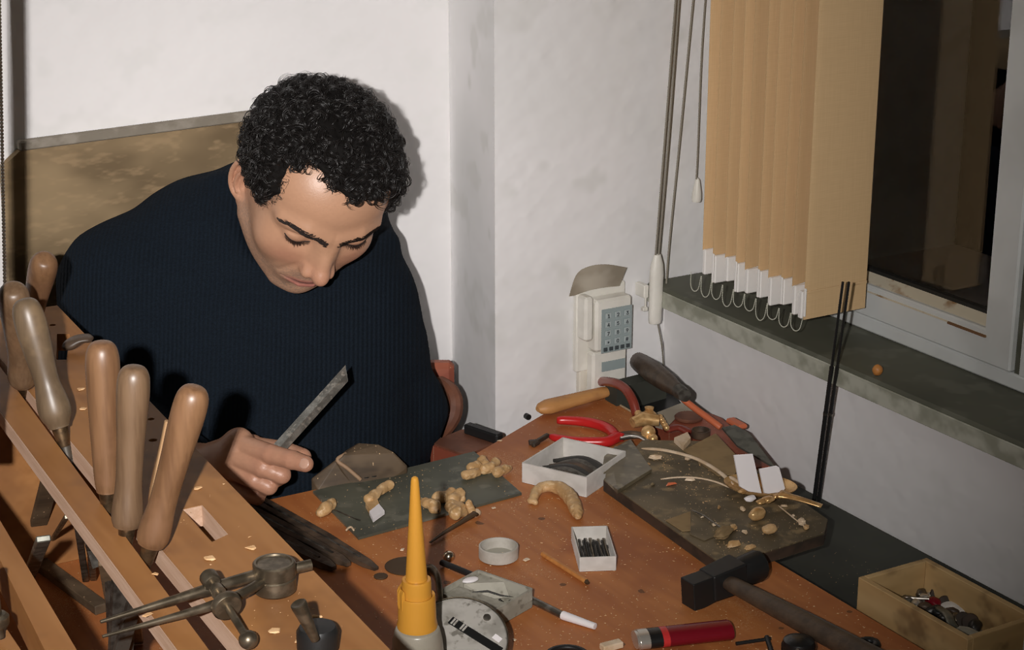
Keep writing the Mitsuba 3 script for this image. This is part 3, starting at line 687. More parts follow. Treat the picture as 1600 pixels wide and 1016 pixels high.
q = [(0, 0), (.0075, 0), (.0085, .004), (.0088, hL * .3), (.0092, hL * .72), (.0080, hL * .86), (.0045, hL), (0, hL)]
part(tn, 'body', move(lathe(q, 24), frame(tpp - b_) @ np.diag([1, .7, 1]), b_), 'ivory_plastic', 40)
cd = [b_ + (.006, .004, .002), up_(1034, 540), aty(1037, 575, YP - .02)]
part(tn, 'lower_cord', tube(spline(cd, 12), .0009, 6), 'cord')
ac = up_(1088, 315, .02); act = up_(1090, 277, .02); hA = np.linalg.norm(act - ac)
obj('cord_acorn', move(lathe([(0, 0), (.0052, 0), (.006, .003), (.0055, hA * .4), (.0028, hA * .9), (0, hA)], 20), frame(act - ac), ac), 'ivory_plastic', 'small cream acorn knob on the cord beside the blind', 'knob')
# little bracket below the left end of the sill
q0 = w_(998, 446, .004)
obj('sill_bracket', cat([bx((q0[0] - .003, YP - .020, q0[2] - .012), (q0[0] + .004, YP - .0006, q0[2] + .004), .001), bx((q0[0] - .005, YP - .022, q0[2] - .0275), (q0[0] + .002, YP - .016, q0[2] - .0225), .0008), bx((q0[0] - .0015, YP - .0205, q0[2] - .026), (q0[0] + .0005, YP - .0185, q0[2] - .010), .0003)]),
    'ivory_plastic', 'little white painted bracket at the left end of the sill', 'bracket', False)

# ------------------------------------------------------------ vertical blind, its louvres stacked against the pillar
V = thing('vertical_blind', 'beige fabric vertical blind drawn together beside the window', 'blind')
xe = XS - .006
yn = atx(1256, 490, xe)[1]
zlow = atx(1255, 500, xe)[2]
wface = aty(1352, 470, yn)[0] - xe
zl = atx(1258, 455, xe)[2] + .0
nl = 10; yfar_ = atx(1098, 400, xe)[1]
def louvre(y, z0, z1, w, bow, skew):
    n = 9; s = np.linspace(0, 1, n); xs_ = xe + s * w; ys_ = y + bow * (1 - (2 * s - 1) ** 2) + skew * s
    p = np.stack([xs_, ys_], 1); nn = np.stack([-np.gradient(ys_), np.gradient(xs_)], 1); nn /= np.linalg.norm(nn, axis=1, keepdims=True)
    o = sg.Polygon(np.vstack([p, (p + nn * .0007)[::-1]]))
    return prism(o, z1 - z0, z0), o
for i in range(nl):
    y = yn + (yfar_ - yn) * i / (nl - 1) + (rng.uniform(-.002, .002) if 0 < i < nl - 1 else 0)
    dz = .0012 * ((i * 7) % 5 - 2) if i else 0
    m, o = louvre(y, zl + dz if i else zlow, 2.22, wface, (.004 + .003 * rng.uniform(-1, 1)) if i else .0003, .004 * rng.uniform(-1, 1) if i else 0.0)
    k = part(V, 'louvre', m, 'louvre', True)
    if i == 0:                                     # the nearest louvre hides its weight in a sewn pocket
        mm, _ = louvre(y - .0008, zl - .004, zl - .001, wface, .0003, 0); part(k, 'hem', mm, 'louvre', True, label='sewn hem of the nearest louvre')
    wx0 = xe - .0012
    zbw = zlow + .004 + dz + (.004 * rng.uniform(-1, .5) if i else 0)
    if i: part(k, 'weight', bx((wx0, y - .0062, zbw), (xe + wface * .96, y - .0008, zl + .0015 + dz), .0012), 'louvre_weight', False, label='white bottom weight')
    else: part(k, 'weight', bx((wx0 - .0015, y + .0009, zbw - .003), (xe + wface * .9, y + .0075, zl - .001), .0012), 'louvre_weight', False, label='white bottom weight in the pocket')
    if i % 2 == 0: part(k, 'clip', bx((wx0 - .0022, y - .0052, zbw + .001), (wx0 - .0001, y - .002, zl + .004 + dz), .0006), 'louvre_weight', False)
for i in range(nl):                                # loops of link chain between the weights
    ya = yn + (yfar_ - yn) * (i - .1) / (nl - 1); yb_ = ya + (yfar_ - yn) / (nl - 1) * .95
    zc = zlow + .003; dp = .0185 + .004 * rng.uniform(-1, 1)
    xo = xe - .003
    p = [(xo, ya, zc), (xo - .0015, ya + (yb_ - ya) * .12, zc - dp * .75), (xo - .002, (ya + yb_) / 2, zc - dp), (xo - .0015, yb_ - (yb_ - ya) * .12, zc - dp * .75), (xo, yb_, zc)]
    s = spline(p, 26); m = cat([tm(np.asarray(one.vertices) * .34 + q, one.faces) for q in s] + [tube(s, .00042, 5)])
    part(V, 'link_chain', m, 'clear_bead', True)
part(V, 'head_rail', bx((xe - .01, yn - .9, 2.221), (xe + wface + .01, YP - .002, 2.26), .003), 'frame_paint', False)

# nut on the sill, two rods leaning on its edge
n0 = at(1371, 580, ZS + .005)
nv = np.asarray(trimesh.creation.icosphere(3, 1.0).vertices); nv = nv * (1 + .12 * (meshkit.noise(nv * 2.2 + 5) - .5)[:, None] + .10 * np.maximum(nv[:, 2:3] - .5, 0)) * .0054
nut = obj('hazelnut', tm(nv * (1, 1, 1.08) + (n0[0], n0[1], ZS + .0060), trimesh.creation.icosphere(3, 1.0).faces), 'orange_wood', 'round brown hazelnut lying on the grey sill', 'nut', True)
f0 = at(1272, 782, ZT + .002)
for i, (x, lab) in enumerate(((1317, 'left of two thin dark steel rods leaning on the sill edge'), (1331, 'right of two thin dark steel rods leaning on the sill edge'))):
    foot = f0 + (.004 * i, -.003 * i, 0)
    kk = atx(1272 + (x - 1272) * (782 - 572) / (782 - 441), 572, XS - .0045)      # where it touches the sill's edge
    zz_ = np.linspace(1.0, 3.0, 800)[:, None]; q_ = foot + (kk - foot) * zz_ - C; py_ = 508 - F * (q_ @ UP) / (q_ @ FW)
    tip = foot + (kk - foot) * zz_[np.argmin(np.abs(py_ - 441))]
    t = thing('steel_rod', lab, 'rod')
    k = foot + (tip - foot) * (.62 - .03 * i)
    part(t, 'shaft', tube([foot, foot + (tip - foot) * .63], .0023 - .0003 * i, 10), 'black_iron', 40)
    part(t, 'tip', tube([foot + (tip - foot) * .60, tip], .0014, 8), 'black_iron', 40)
    part(t, 'ring', tube([foot + (tip - foot) * .41, foot + (tip - foot) * .42], .0027, 10), 'tool_steel', 40)
# ------------------------------------------------------------ things on the bench
def lump(c, r, seed, amp=.25, fr=1.6, sub=3, A=None):
    """a rounded irregular lump"""
    m = trimesh.creation.icosphere(sub, 1.0); v = np.asarray(m.vertices)
    v = v * (1 + amp * (meshkit.noise(v * fr + seed * 7.3 + 20, seed) - .5) * 2)[:, None] * np.asarray(r, float)
    if A is not None: v = v @ A.T
    return tm(v + np.asarray(c), m.faces)
def slab(pts, h, z=BZ, bev=0.0): return prism(P2(*pts), h, z)

# steel plate at the front edge
pz = BZ + .0028
obj('steel_plate', slab([(489, 771), (741, 709), (815, 774), (560, 844)], .0026, BZ + .0001), 'plate_steel', 'dark scratched steel plate lying along the edge of the bench in front of the man', 'plate', False)

# bench pin: block with rounded corners sticking out over the edge
t = thing('bench_pin', 'worn dark wooden bench pin with rounded end beside the steel plate', 'bench pin')
a = [at(x, y, BZ - .002) for x, y in ((488, 748), (518, 712), (606, 700), (630, 727), (600, 748), (500, 772))]
g = sg.Polygon([q[:2] for q in a]).buffer(-.012).buffer(.012, 6)
zt2 = BZ + .030
def bp(x, y, z): return at(x, y, z)
dwn = lambda P, d: [q - (0, 0, d) for q in P]
def soft(pts, r=.003):
    return man(m3.Manifold.batch_hull([m3.Manifold.sphere(r, 12).translate([float(c) for c in q]) for q in pts]))
A_, B_, L_, R_ = bp(529, 722, zt2 - .004), bp(598, 706, zt2 - .002), bp(565, 750, BZ + .004), bp(632, 733, BZ + .004)
arch = [bp(539, 713, zt2 + .001), bp(562, 697, zt2 + .003), bp(590, 699, zt2 + .002), bp(612, 710, zt2 - .004), bp(632, 730, BZ + .010)]
deep = [q + np.array([.004, .030, -.012]) for q in (arch[1], arch[3])]
part(t, 'block', soft([A_, B_, L_, R_] + arch + deep + dwn([L_, R_], .02)), 'pin_wood', 40)
lft = [bp(491, 750, BZ + .008), bp(504, 740, BZ + .014), bp(527, 722, zt2 - .006), bp(561, 750, BZ + .003), bp(499, 764, BZ + .001)]
part(t, 'jaw', soft(lft + dwn(lft, .022)), 'pin_wood', 40, label='lighter slanting left half')
part(t, 'ridge', tube(spline([bp(541, 709, zt2 + .003), bp(527, 719, zt2 - .0015), bp(543, 732, zt2 - .010), bp(564, 750, BZ + .0075)], 18), .0021, 8), 'pin_edge', True, label='pale worn ridge between the two halves')
zt2 = BZ + .012
for x, y in ((572, 746), (584, 744)):
    part(t, 'screw_hole', move(lathe([(0, 0), (.0032, 0), (.0032, .0006), (0, .0006)], 14), None, bp(x, y, BZ + .0065) + (0, .0, .0)), 'seal_black', False)

# wax models
WX = dict(group=None)
def wax(name, label, pieces, group=None, m='wax'):
    """one wax model made of rounded lumps melted together; each piece: (px, py, dz, radii, turn)"""
    cs = [(at(x, y, pz + dz), np.asarray(r), rotz(a)) for x, y, dz, r, a in pieces]
    lo = np.min([c - r.max() * 1.25 for c, r, _ in cs], 0); hi = np.max([c + r.max() * 1.25 for c, r, _ in cs], 0)
    sd = len(labels)
    def f(p):
        d = None
        for c, r, A in cs:
            e = sell(p, c, r, A); d = e if d is None else smin(d, e, .0045)
        if len(cs) > 1: d = smin(d, schain(p, [c for c, r, _ in cs], [np.sort(r)[:2].mean() * .92 for c, r, _ in cs]), .004)
        return d + .0016 * (meshkit.noise(p * 230 + sd * 3.1) - .5) + .0005 * (meshkit.noise(p * 700 + sd) - .5)
    return obj(name, surface(f, lo, hi, .0007), m, label, 'wax model', True, group=group)
mm = .001
wax('wax_model', 'yellowish wax lump with a thin wire at the left end of the steel plate', [(508, 795, .006, (8 * mm, 6 * mm, 6 * mm), .6), (517, 788, .005, (6.5 * mm, 5 * mm, 5 * mm), .8), (500, 802, .003, (3.5 * mm, 3 * mm, 3 * mm), .3)])
obj('steel_wire', tube([at(519, 795, pz + .001), at(556, 811, pz + .0007), at(563, 813, pz + .0007)], [.0005, .0005, .0008], 6), 'tool_steel', 'thin steel wire lying beside the wax lump on the steel plate', 'wire')
obj('wax_curl', tube(spline([at(541, 829, pz + .001), at(545, 825, pz + .001), at(549, 824, pz + .001), at(553, 829, pz + .001)], 10), .0011, 6), 'bone', 'tiny pale curl lying on the steel plate', 'curl', True)
wax('wax_model', 'bent wax leg shape lying above the white tile on the steel plate', [(608, 758, .006, (6 * mm, 4.2 * mm, 4.5 * mm), .5), (597, 764, .006, (6.5 * mm, 4.2 * mm, 4.5 * mm), .75), (586, 773, .006, (7 * mm, 4.6 * mm, 4.8 * mm), .75), (577, 780, .006, (5 * mm, 5 * mm, 4.5 * mm), .4)])
def tile(name, pts, zs, h, m, label, cat_='tile'):
    p = [at(x, y, z) for (x, y), z in zip(pts, zs)]
    return obj(name, hull(list(p) + [q - (0, 0, h) for q in p]), m, label, cat_, False)
tile('wax_block', [(571, 786), (589, 778), (593, 788), (578, 797)], (pz + .006,) * 4, .0055, 'wax', 'small square wax block between the wax leg and the white tile', 'wax block')
tile('white_tile', [(577, 799), (592, 787), (601, 798), (583, 811)], (pz + .0065,) * 4, .004, 'white_tile', 'small white tile on the steel plate under the bent wax leg')
G1 = 'wax models on the steel plate'
wax('wax_model', 'wedge shaped wax piece, leftmost of the heap beside the yellow nozzle', [(663, 785, .005, (4 * mm, 3 * mm, 4 * mm), .3), (671, 787, .006, (7 * mm, 4.6 * mm, 5 * mm), -.2), (680, 790, .006, (5 * mm, 5.5 * mm, 5 * mm), .3), (676, 797, .003, (2.6 * mm, 2.6 * mm, 3 * mm), 0), (683, 797, .003, (2.6 * mm, 2.6 * mm, 3 * mm), 0)])
wax('wax_model', 'smooth rounded wax piece behind the wedge shaped one, in the shadow of the nozzle', [(684, 777, .006, (6 * mm, 4.5 * mm, 5 * mm), .2), (695, 777, .006, (6 * mm, 4.5 * mm, 5 * mm), .2), (705, 770, .007, (5 * mm, 4 * mm, 5 * mm), .6)])
wax('wax_model', 'wax piece with two knobs at the far end of the heap beside the nozzle', [(708, 781, .007, (7 * mm, 5.5 * mm, 5.5 * mm), .4), (718, 772, .008, (5.5 * mm, 4.5 * mm, 5.5 * mm), .3), (722, 780, .004, (3 * mm, 3 * mm, 3 * mm), 0)])
wax('wax_model', 'large rounded wax piece in the middle of the heap beside the nozzle', [(705, 791, .007, (7 * mm, 6 * mm, 6 * mm), 1.2), (711, 799, .007, (5 * mm, 6.5 * mm, 6 * mm), 1.2), (719, 793, .006, (5.5 * mm, 6 * mm, 5 * mm), .8)])
wax('wax_model', 'wax leg pointing down at the near end of the heap beside the nozzle', [(714, 798, .009, (4 * mm, 5 * mm, 4.5 * mm), .2), (711, 805, .006, (4 * mm, 6 * mm, 5 * mm), .2), (724, 800, .004, (4 * mm, 3.5 * mm, 4 * mm), .2)])
wax('wax_model', 'little upright wax spike at the right end of the heap beside the nozzle', [(732, 788, .010, (2.2 * mm, 2.2 * mm, 5 * mm), 0), (735, 795, .005, (3.2 * mm, 2.6 * mm, 4.5 * mm), 0), (738, 801, .002, (3.5 * mm, 2.5 * mm, 2.6 * mm), .4)])
wax('wax_model', 'small pale wax crumb off the corner of the steel plate', [(745, 801, .0005, (3.2 * mm, 2.6 * mm, 3 * mm), 0), (743, 804, .000, (2.2 * mm, 2.2 * mm, 2.2 * mm), 0)], m='bone')
tb = spline([at(743, 802, pz + .0045), at(722, 815, pz + .002), at(695, 832, pz + .0015), at(672, 848, BZ + .0025)], 20)
obj('brown_gouge', tube(tb, np.linspace(.0042, .0014, 20), 8, flat=((0, 0, 1), .5)), 'copper_dull', 'thin curved brown scraper blade reaching from the wax heap to the nozzle', 'scraper', True)
wax('wax_model', 'flat wax piece with a round end, nearest at the back of the steel plate', [(728, 743, .005, (4.5 * mm, 4.5 * mm, 4.5 * mm), 0), (738, 740, .005, (7 * mm, 4.5 * mm, 4.5 * mm), .25), (746, 738, .004, (3 * mm, 4 * mm, 3.5 * mm), .2)])
wax('wax_model', 'wax piece lying behind the flat one at the back end of the steel plate', [(737, 731, .006, (5.5 * mm, 4.5 * mm, 5 * mm), .4), (745, 728, .006, (4.5 * mm, 4.5 * mm, 5 * mm), .2)])
wax('wax_model', 'rounded wax knob farthest back on the steel plate', [(753, 720, .006, (4.5 * mm, 4 * mm, 5 * mm), .2), (758, 725, .005, (4 * mm, 4 * mm, 4.5 * mm), 0)])
wax('wax_model', 'long wax piece in the middle of the group at the back of the steel plate', [(757, 733, .006, (6 * mm, 4.5 * mm, 5 * mm), .3), (766, 731, .006, (5.5 * mm, 4.6 * mm, 5 * mm), .3), (774, 723, .006, (4.2 * mm, 4 * mm, 5.5 * mm), .2)])
wax('wax_model', 'faceted wax piece, rightmost of the group at the back of the steel plate', [(778, 738, .006, (6.5 * mm, 4.8 * mm, 5 * mm), .35), (789, 733, .005, (5 * mm, 4 * mm, 4.5 * mm), .35), (796, 732, .003, (2.6 * mm, 2.2 * mm, 2.5 * mm), .3)])
# big curved wax arm on the bench, beside the white box
sp = spline([at(833, 781, BZ + .004), at(838, 768, BZ + .007), at(850, 761, BZ + .008), at(872, 762, BZ + .009), at(888, 774, BZ + .008), at(898, 790, BZ + .007), at(903, 806, BZ + .005)], 30)
rr = np.interp(np.linspace(0, 1, 30), [0, .08, .2, .4, .62, .8, .93, 1], [.0042, .0042, .0044, .0052, .0070, .0066, .0060, .0040])
def f_arm(p):
    d = schain(p, sp, rr, .002)
    for x, y, z, r in ((829, 783, .004, .0032), (836, 785, .003, .003), (895, 776, .009, .0035), (905, 800, .004, .004)): d = smin(d, ssph(p, at(x, y, BZ + z), r), .002)
    return d + .0012 * (meshkit.noise(p * 240 + 9) - .5) + .0005 * (meshkit.noise(p * 700) - .5)
obj('wax_model', surface(f_arm, sp.min(0) - .012, sp.max(0) + .012, .0008), 'wax', 'large curved wax arm lying on the bench in front of the white box', 'wax model', True)

# trays and lids
def place_tray(name, a, b, c, h, m, label, cat_, wall=.0014, z=BZ, zt=None, rc=.001, lean=0.0):
    ctr, L, Wd, yaw = rect_from(at(*a, z), at(*b, z), at(*c, z))
    t = thing(name, label, cat_)
    A = rotz(yaw) @ rotx(lean)
    part(t, 'tray', move(tray(L, Wd, h, wall, .0012, rc), A, (ctr[0], ctr[1], z + .0003)), m, False)
    return t, ctr, L, Wd, yaw
B1, c1, l1, w1, y1 = place_tray('white_box', (815, 754), (916, 778), (848, 706), .022, 'white_card', 'open white card box with dark files behind the curved wax arm', 'box', .0022)
dz = BZ + .0018
for i in range(13):
    u = -.36 + (i % 7) * .115; R_ = rotz(y1); lay = i // 7
    p = np.array([[(-.40 + .05 * (i % 3)) * l1, u * w1 * .75 - .004, .002 + .004 * lay], [-.02 * l1, u * w1 * .9 + .007, .006 + .005 * lay], [(.41 - .04 * (i % 2)) * l1, u * w1 * .75 - .003, .002 + .004 * lay]]) @ R_.T + (c1[0], c1[1], dz)
    obj('slim_file', tube(spline(p, 14), .0045, 6, flat=((0, 0, 1), .3)), ('needle_black', 'old_iron', 'blade_steel')[i % 3], 'thin dark file lying in the white card box', 'file', 40, group='dark files in the white card box')
B2, c2, l2, w2, y2 = place_tray('matchbox_tray', (905, 894), (963, 892), (893, 845), .0145, 'white_card', 'white matchbox tray full of black burrs near the orange pencil', 'box', .0011)
R_ = rotz(y2)
for i in range(22):
    x = (-.40 + .80 * (i + .5) / 22) * l2; y = (-.02 + .03 * math.sin(i * 2.1)) * w2; z = .003 + .0028 * (i % 3)
    a = np.array([x + .0008 * math.sin(i * 5.), y - .36 * w2, z]); b = np.array([x * .93 + .001 * math.cos(i * 3.), y + (.16 + .06 * math.sin(i * 1.7)) * w2, z + .004])
    q = a + (b - a) * np.array([0, .86, .87, .97, 1.0])[:, None]
    obj('burr', tube(q @ R_.T + (c2[0], c2[1], BZ + .0005), [.0009, .0009, .0013, .0011, .0004], 6), 'needle_black' if i % 4 else 'tool_iron', 'thin black burr lying in the white matchbox tray', 'burr', 40, group='burrs in the matchbox tray')
lc = at(779, 872)
ew = (np.linalg.norm(at(748, 872) - at(810, 872)) / 2)
t = thing('round_dish', 'round white shallow dish in the middle of the bench', 'dish')
part(t, 'dish', move(lathe([(0, 0), (ew - .0015, 0), (ew, .001), (ew, .0125), (ew - .0006, .013), (ew - .0016, .013), (ew - .0018, .0022), (0, .0018)], 48), None, (lc[0], lc[1], BZ + .0003)), 'old_white', 30)
part(t, 'residue', move(lathe([(0, .0), (ew - .0022, .0), (ew - .004, .0012), (.003, .0016), (0, .0017)], 32), None, (lc[0], lc[1], BZ + .0024)), 'grey_card', 30, label='grey residue in the dish')
obj('wax_crumb', lump((lc[0] + .003, lc[1] - .003, BZ + .0048), (.002, .0016, .0012), 4), 'bone', 'pale crumb lying in the round white dish', 'crumb', True)
B3, c3, l3, w3, y3 = place_tray('grey_tray', (770, 985), (834, 948), (696, 945), .0175, 'grey_card', 'square grey card tray with dirty lining beside the round dish', 'tray', .0022, rc=.003)
R_ = rotz(y3)
gl = lambda x, y, z: np.array([x * l3, y * w3, z]) @ R_.T + np.array([c3[0], c3[1], BZ])
part(B3, 'lining', hull([gl(-.46, -.46, .014), gl(-.46, .46, .013), gl(-.02, .46, .013), gl(.1, -.46, .0085), gl(-.46, -.46, .002), gl(-.46, .46, .002), gl(.12, .46, .002), gl(.2, -.46, .002)]), 'grey_card', False, label='crumpled grey lining')
part(B3, 'lining', hull([gl(.46, .0, .0155), gl(.46, .46, .015), gl(.1, .46, .013), gl(.46, -.1, .002), gl(.46, .46, .002), gl(.1, .46, .002), gl(.2, .1, .002)]), 'grey_card', False)
obj('white_pill', lump(gl(.18, .40, .0160), (.0082, .0045, .0022), 2, .05), 'white_tile', 'flat white oval piece at the far corner of the square grey tray', 'piece', True)
obj('tweezers', tube([gl(-.05, .20, .013), gl(.12, .05, .013), gl(.24, -.10, .009), gl(.34, -.24, .008)], [.0004, .0014, .0012, .0004], 8, flat=((0, 0, 1), .6)), 'needle_black', 'small black needle lying in the square grey tray', 'needle')
for i in range(12):
    x, y = rng.uniform(.05, .36), rng.uniform(-.35, .05)
    obj('metal_crumb', lump(gl(x, y, .0042 if i else .009), (.0012, .001, .0008), i, .3, sub=1), 'needle_black', 'tiny black crumb lying in the square grey tray', 'crumb', True, group='crumbs in the grey tray')

# the white tipped stick that passes behind the grey tray, and its ball
t = thing('brush', 'thin black stick with a white tip lying behind the square grey tray', 'brush')
s0, s1, s2, s3 = at(690, 879, BZ + .0045), at(826, 935, BZ + .0045), at(880, 962, BZ + .0045), at(930, 979, BZ + .0035)
part(t, 'shaft', tube([s0, s1], .0030, 12), 'black_iron', 40)
part(t, 'ferrule', tube([s1 - (s1 - s0) * .02, s2], .0034, 12), 'tool_steel', 40, label='grey metal ferrule')
part(t, 'tip', tube([s2 - (s2 - s1) * .02, s2 + (s3 - s2) * .1, s3], [.0040, .0040, .0030], 12), 'white_tile', 40, label='white tip')
sb = at(701, 870, BZ + .0060); obj('steel_ball', ball(sb, .0055, 3), 'steel_bead', 'small shiny steel ball beside the black end of the stick', 'ball', True)

# glue bottle with the yellow nozzle
tipz = BZ + .20
g0 = at(648, 746, tipz)
G = thing('glue_bottle', 'translucent glue bottle with a tall yellow nozzle in the foreground', 'bottle')
def pz_(py):                                              # height on the bottle's axis seen at the row py
    zs = np.linspace(BZ - .05, tipz + .02, 1500); d = (np.array([[g0[0], g0[1], z] for z in zs]) - C); dd = d @ FW
    return zs[np.argmin(np.abs(508 - F * (d @ UP) / dd - py))]
pm_ = np.linalg.norm(g0 - C) / F * .98                      # metres per pixel
nz = lambda prof: [(r * pm_, pz_(y - .40 * r)) for r, y in prof]
top_n = pz_(918)
part(G, 'nozzle', move(lathe([(0, pz_(918))] + nz([(18, 924), (17.5, 905), (9.0, 790), (6.6, 755), (5.4, 749), (3, 746.5), (0, 746)]), 32), None, (g0[0], g0[1], 0)), 'yellow_plastic', 40)
part(G, 'nozzle_base', move(lathe([(0, pz_(952))] + nz([(24.5, 962), (24, 918), (23, 914), (18, 912), (17, 913), (0, 906)]), 36), None, (g0[0], g0[1], 0)), 'yellow_plastic', 30)
part(G, 'collar', move(lathe([(0, pz_(982))] + nz([(32, 995), (33.5, 988), (31.5, 980), (30.5, 945), (29.5, 941), (25.2, 941), (25.2, 960), (0, 950)]), 40), None, (g0[0], g0[1], 0)), 'yellow_plastic', 30)
a_ = math.atan2(-RT[1], -RT[0])
for k in (0.35, ):
    fin = [((25 * pm_), pz_(946)), (30.5 * pm_, pz_(946)), (30.5 * pm_, pz_(922)), (27.5 * pm_, pz_(916)), (25 * pm_, pz_(918))]
    segs = [move(hull([[x, s * .004, z] for x, z in fin for s in (-1, 1)]), rotz(a_ + k + d), (g0[0], g0[1], 0)) for d in (-.55, -.2, .15)]
    part(G, 'lug', cat(segs), 'yellow_plastic', 30, label='raised lug of the cap')
zb0 = BZ + .0005
part(G, 'body', move(lathe([(0, zb0), (.026, zb0), (.0285, zb0 + .003)] + [(r * pm_, max(pz_(y - .4 * r), zb0 + .004 + i * .002)) for i, (r, y) in enumerate([(46, 1130), (45, 1060), (41, 1016), (37, 999), (34, 993)])] + [(0, pz_(976))], 44), None, (g0[0], g0[1], 0)), 'bottle_plastic', True)
# bent dark strip right behind the bottle
t = thing('spectacle_case', 'dark bent metal strip with a bright edge behind the glue bottle', 'strip')
sp = spline([at(664, 893, BZ + .028), at(676, 892, BZ + .03), at(684, 905, BZ + .028), at(688, 940, BZ + .015), at(690, 975, BZ + .002)], 24)
part(t, 'strip', tube(sp, .0055, 10, flat=(RT, .55)), 'tool_iron', True)

# round enamel dial in the foreground
t = thing('dial', 'round grey white dial plate with a dark marked band at the lower edge', 'dial')
rad = np.linalg.norm(at(793, 1012, BZ + .02) - at(716, 1012, BZ + .02))
tl = math.radians(30.0); fdir = unit([FW[0], FW[1], 0])                       # it leans, its far side raised
DA = np.stack([RT, fdir * math.cos(tl) + np.array([0, 0, math.sin(tl)]), -fdir * math.sin(tl) + np.array([0, 0, math.cos(tl)])], 1)
ctr = at(716, 1012, BZ + .0015 + rad * math.sin(tl))
def dl(x, y, z=.0137): return ctr + DA @ np.array([x * rad, y * rad, z])
ds = lambda prof, n=64: move(lathe(prof, n), DA, ctr)
part(t, 'disc', ds([(0, 0), (rad * .93, 0), (rad, .004), (rad, .0115), (rad - .0012, .013), (rad - .0035, .0135), (0, .0135)]), 'enamel_dial', 30)
part(t, 'rim', ds([(rad - .0002, .0015), (rad + .0014, .003), (rad + .0016, .011), (rad + .0008, .0128), (rad - .0002, .0125)]), 'tool_iron', 30, label='dark metal rim')
q0, q1 = dl(-.16, .44, .0139), dl(.86, -.30, .0139); dn = DA[:, 2]
part(t, 'scale_band', beam(q0, q1, .0072, .0008, up=dn), 'black_plastic', False, label='black scale band with pale marks')
for v_ in (.04, .09, .22, .27): part(t, 'scale_mark', beam(q0 + (q1 - q0) * v_ + dn * .0006, q0 + (q1 - q0) * (v_ + .032) + dn * .0006, .0062, .0006, up=dn), 'enamel_dial', False)
part(t, 'screw', move(lathe([(0, 0), (.0034, 0), (.0030, .0012), (0, .0015)], 16), DA, dl(.58, .50, .0136)), 'tool_steel', 40)
part(t, 'white_mark', beam(dl(.72, .06, .0141), dl(.86, -.06, .0141), .005, .0006, up=dn), 'white_tile', False)
part(t, 'prop', beam(dl(0, .55, -.003), np.append((dl(0, .55, 0) + fdir * .01)[:2], BZ + .0005), .02, .006, .001, up=fdir), 'tool_iron', False)

# pencil stub, lighter, discs, bits
t = thing('pencil_stub', 'short orange wooden pencil stub beside the matchbox tray', 'pencil')
a, b = at(848, 866, BZ + .0028), at(916, 909, BZ + .0028)
part(t, 'shaft', tube([a, b], .0027, 6), 'orange_wood', False)
part(t, 'tip', tube([b, b + (b - a) * .05], [.0025, .0015], 6), 'copper_dull', False, label='dark end')
t = thing('lighter', 'dark red pocket lighter with a chrome top near the hammer', 'lighter')
a, b = at(992, 1000, BZ + .0085), at(1141, 984, BZ + .0085)
u = unit(b - a); Lh = np.linalg.norm(b - a); A = frame(u, (0, 0, 1))
ell = lambda s, k=1.0: sa.scale(sg.Point(0, 0).buffer(1, 16), .0078 * k, .0125 * k)
seg = lambda k, s0, s1: move(prism(ell(0, k), (s1 - s0) * Lh), A, a + u * s0 * Lh)
part(t, 'body', cat([seg(1, .33, .985), seg(.93, .985, 1.0)]), 'lighter_red', 35)
part(t, 'band', seg(1.01, .26, .3299), 'lighter_band', 35, label='brighter red band')
part(t, 'collar', seg(.98, .13, .2599), 'black_plastic', 35)
part(t, 'hood', cat([seg(1.0, .03, .1299), seg(.9, .0, .03)]), 'chrome', 35, label='chrome hood')
def disc(px, py, rx, m, label, name='copper_disc', h=.0012):
    c = at(px, py); r = np.linalg.norm(at(px + rx, py) - c)
    obj(name, move(lathe([(0, 0), (r * .97, 0), (r, h * .3), (r, h * .8), (r * .97, h), (0, h)], 40), None, (c[0], c[1], BZ + .0003)), m, label, 'disc', 30)
disc(634, 886, 33, 'copper_dull', 'larger dull brown disc behind the yellow nozzle')
disc(595, 902, 11, 'copper_dull', 'smaller dull brown disc left of the larger one')
for i, (x, y, s, l_) in enumerate([(628, 860, .0034, 'small pale crumb lying behind the larger brown disc'), (824, 876, .0045, 'flat round pale crumb lying right of the white dish'), (781, 690, .0035, 'pale crumb lying behind the wax group at the back of the bench'),
        (771, 795, .003, 'pale crumb lying off the front corner of the steel plate'), (803, 1001, .003, 'small pale crumb lying right of the dial plate')]):
    chip(x, y, BZ, s, 80 + i, l_, name='wax_crumb', cat_='crumb', m='bone', h=.35)
obj('wooden_peg', beam(at(940, 1013, BZ + .004), at(971, 1005, BZ + .004), .009, .006, .001), 'bone', 'small pale wooden peg beside the lighter\'s chrome end', 'peg', False)
obj('dark_ring', move(lathe([(.016, 0), (.019, 0), (.020, .002), (.019, .004), (.016, .004), (.0155, .002), (.016, 0)], 40), None, at(886, 1030, BZ + .0004)), 'black_iron', 'dark ring showing at the lower edge below the brush tip', 'ring', True)

# hammer
Hm = thing('hammer', 'hammer with a black iron head and a grey brown handle lying near the side table', 'hammer')
hz_ = BZ + .016
ha, hb = at(1076, 933, BZ + .010), at(1190, 886, BZ + .018)
hd = unit(hb - ha); hl = np.linalg.norm(hb - ha)
hA = np.stack([hd, unit(np.cross([0, 0, 1], hd)), [0, 0, 0]], 1); hA[:, 2] = np.cross(hA[:, 0], hA[:, 1])
def hp_(x, y, z): return ha + hA @ np.array([x * hl, y, z])
sec = lambda x, wy, wz, zc=0.004: [hp_(x, sy * wy, zc + sz * wz) for sy in (-1, 1) for sz in (-1, 1)]
part(Hm, 'peen', soft(sec(.0, .0085, .0135, .002) + sec(.30, .0085, .0115, .003), .0012), 'black_iron', 40)
part(Hm, 'cheek', soft(sec(.27, .0095, .011, .004) + sec(.66, .011, .0125, .004), .002), 'black_iron', 40)
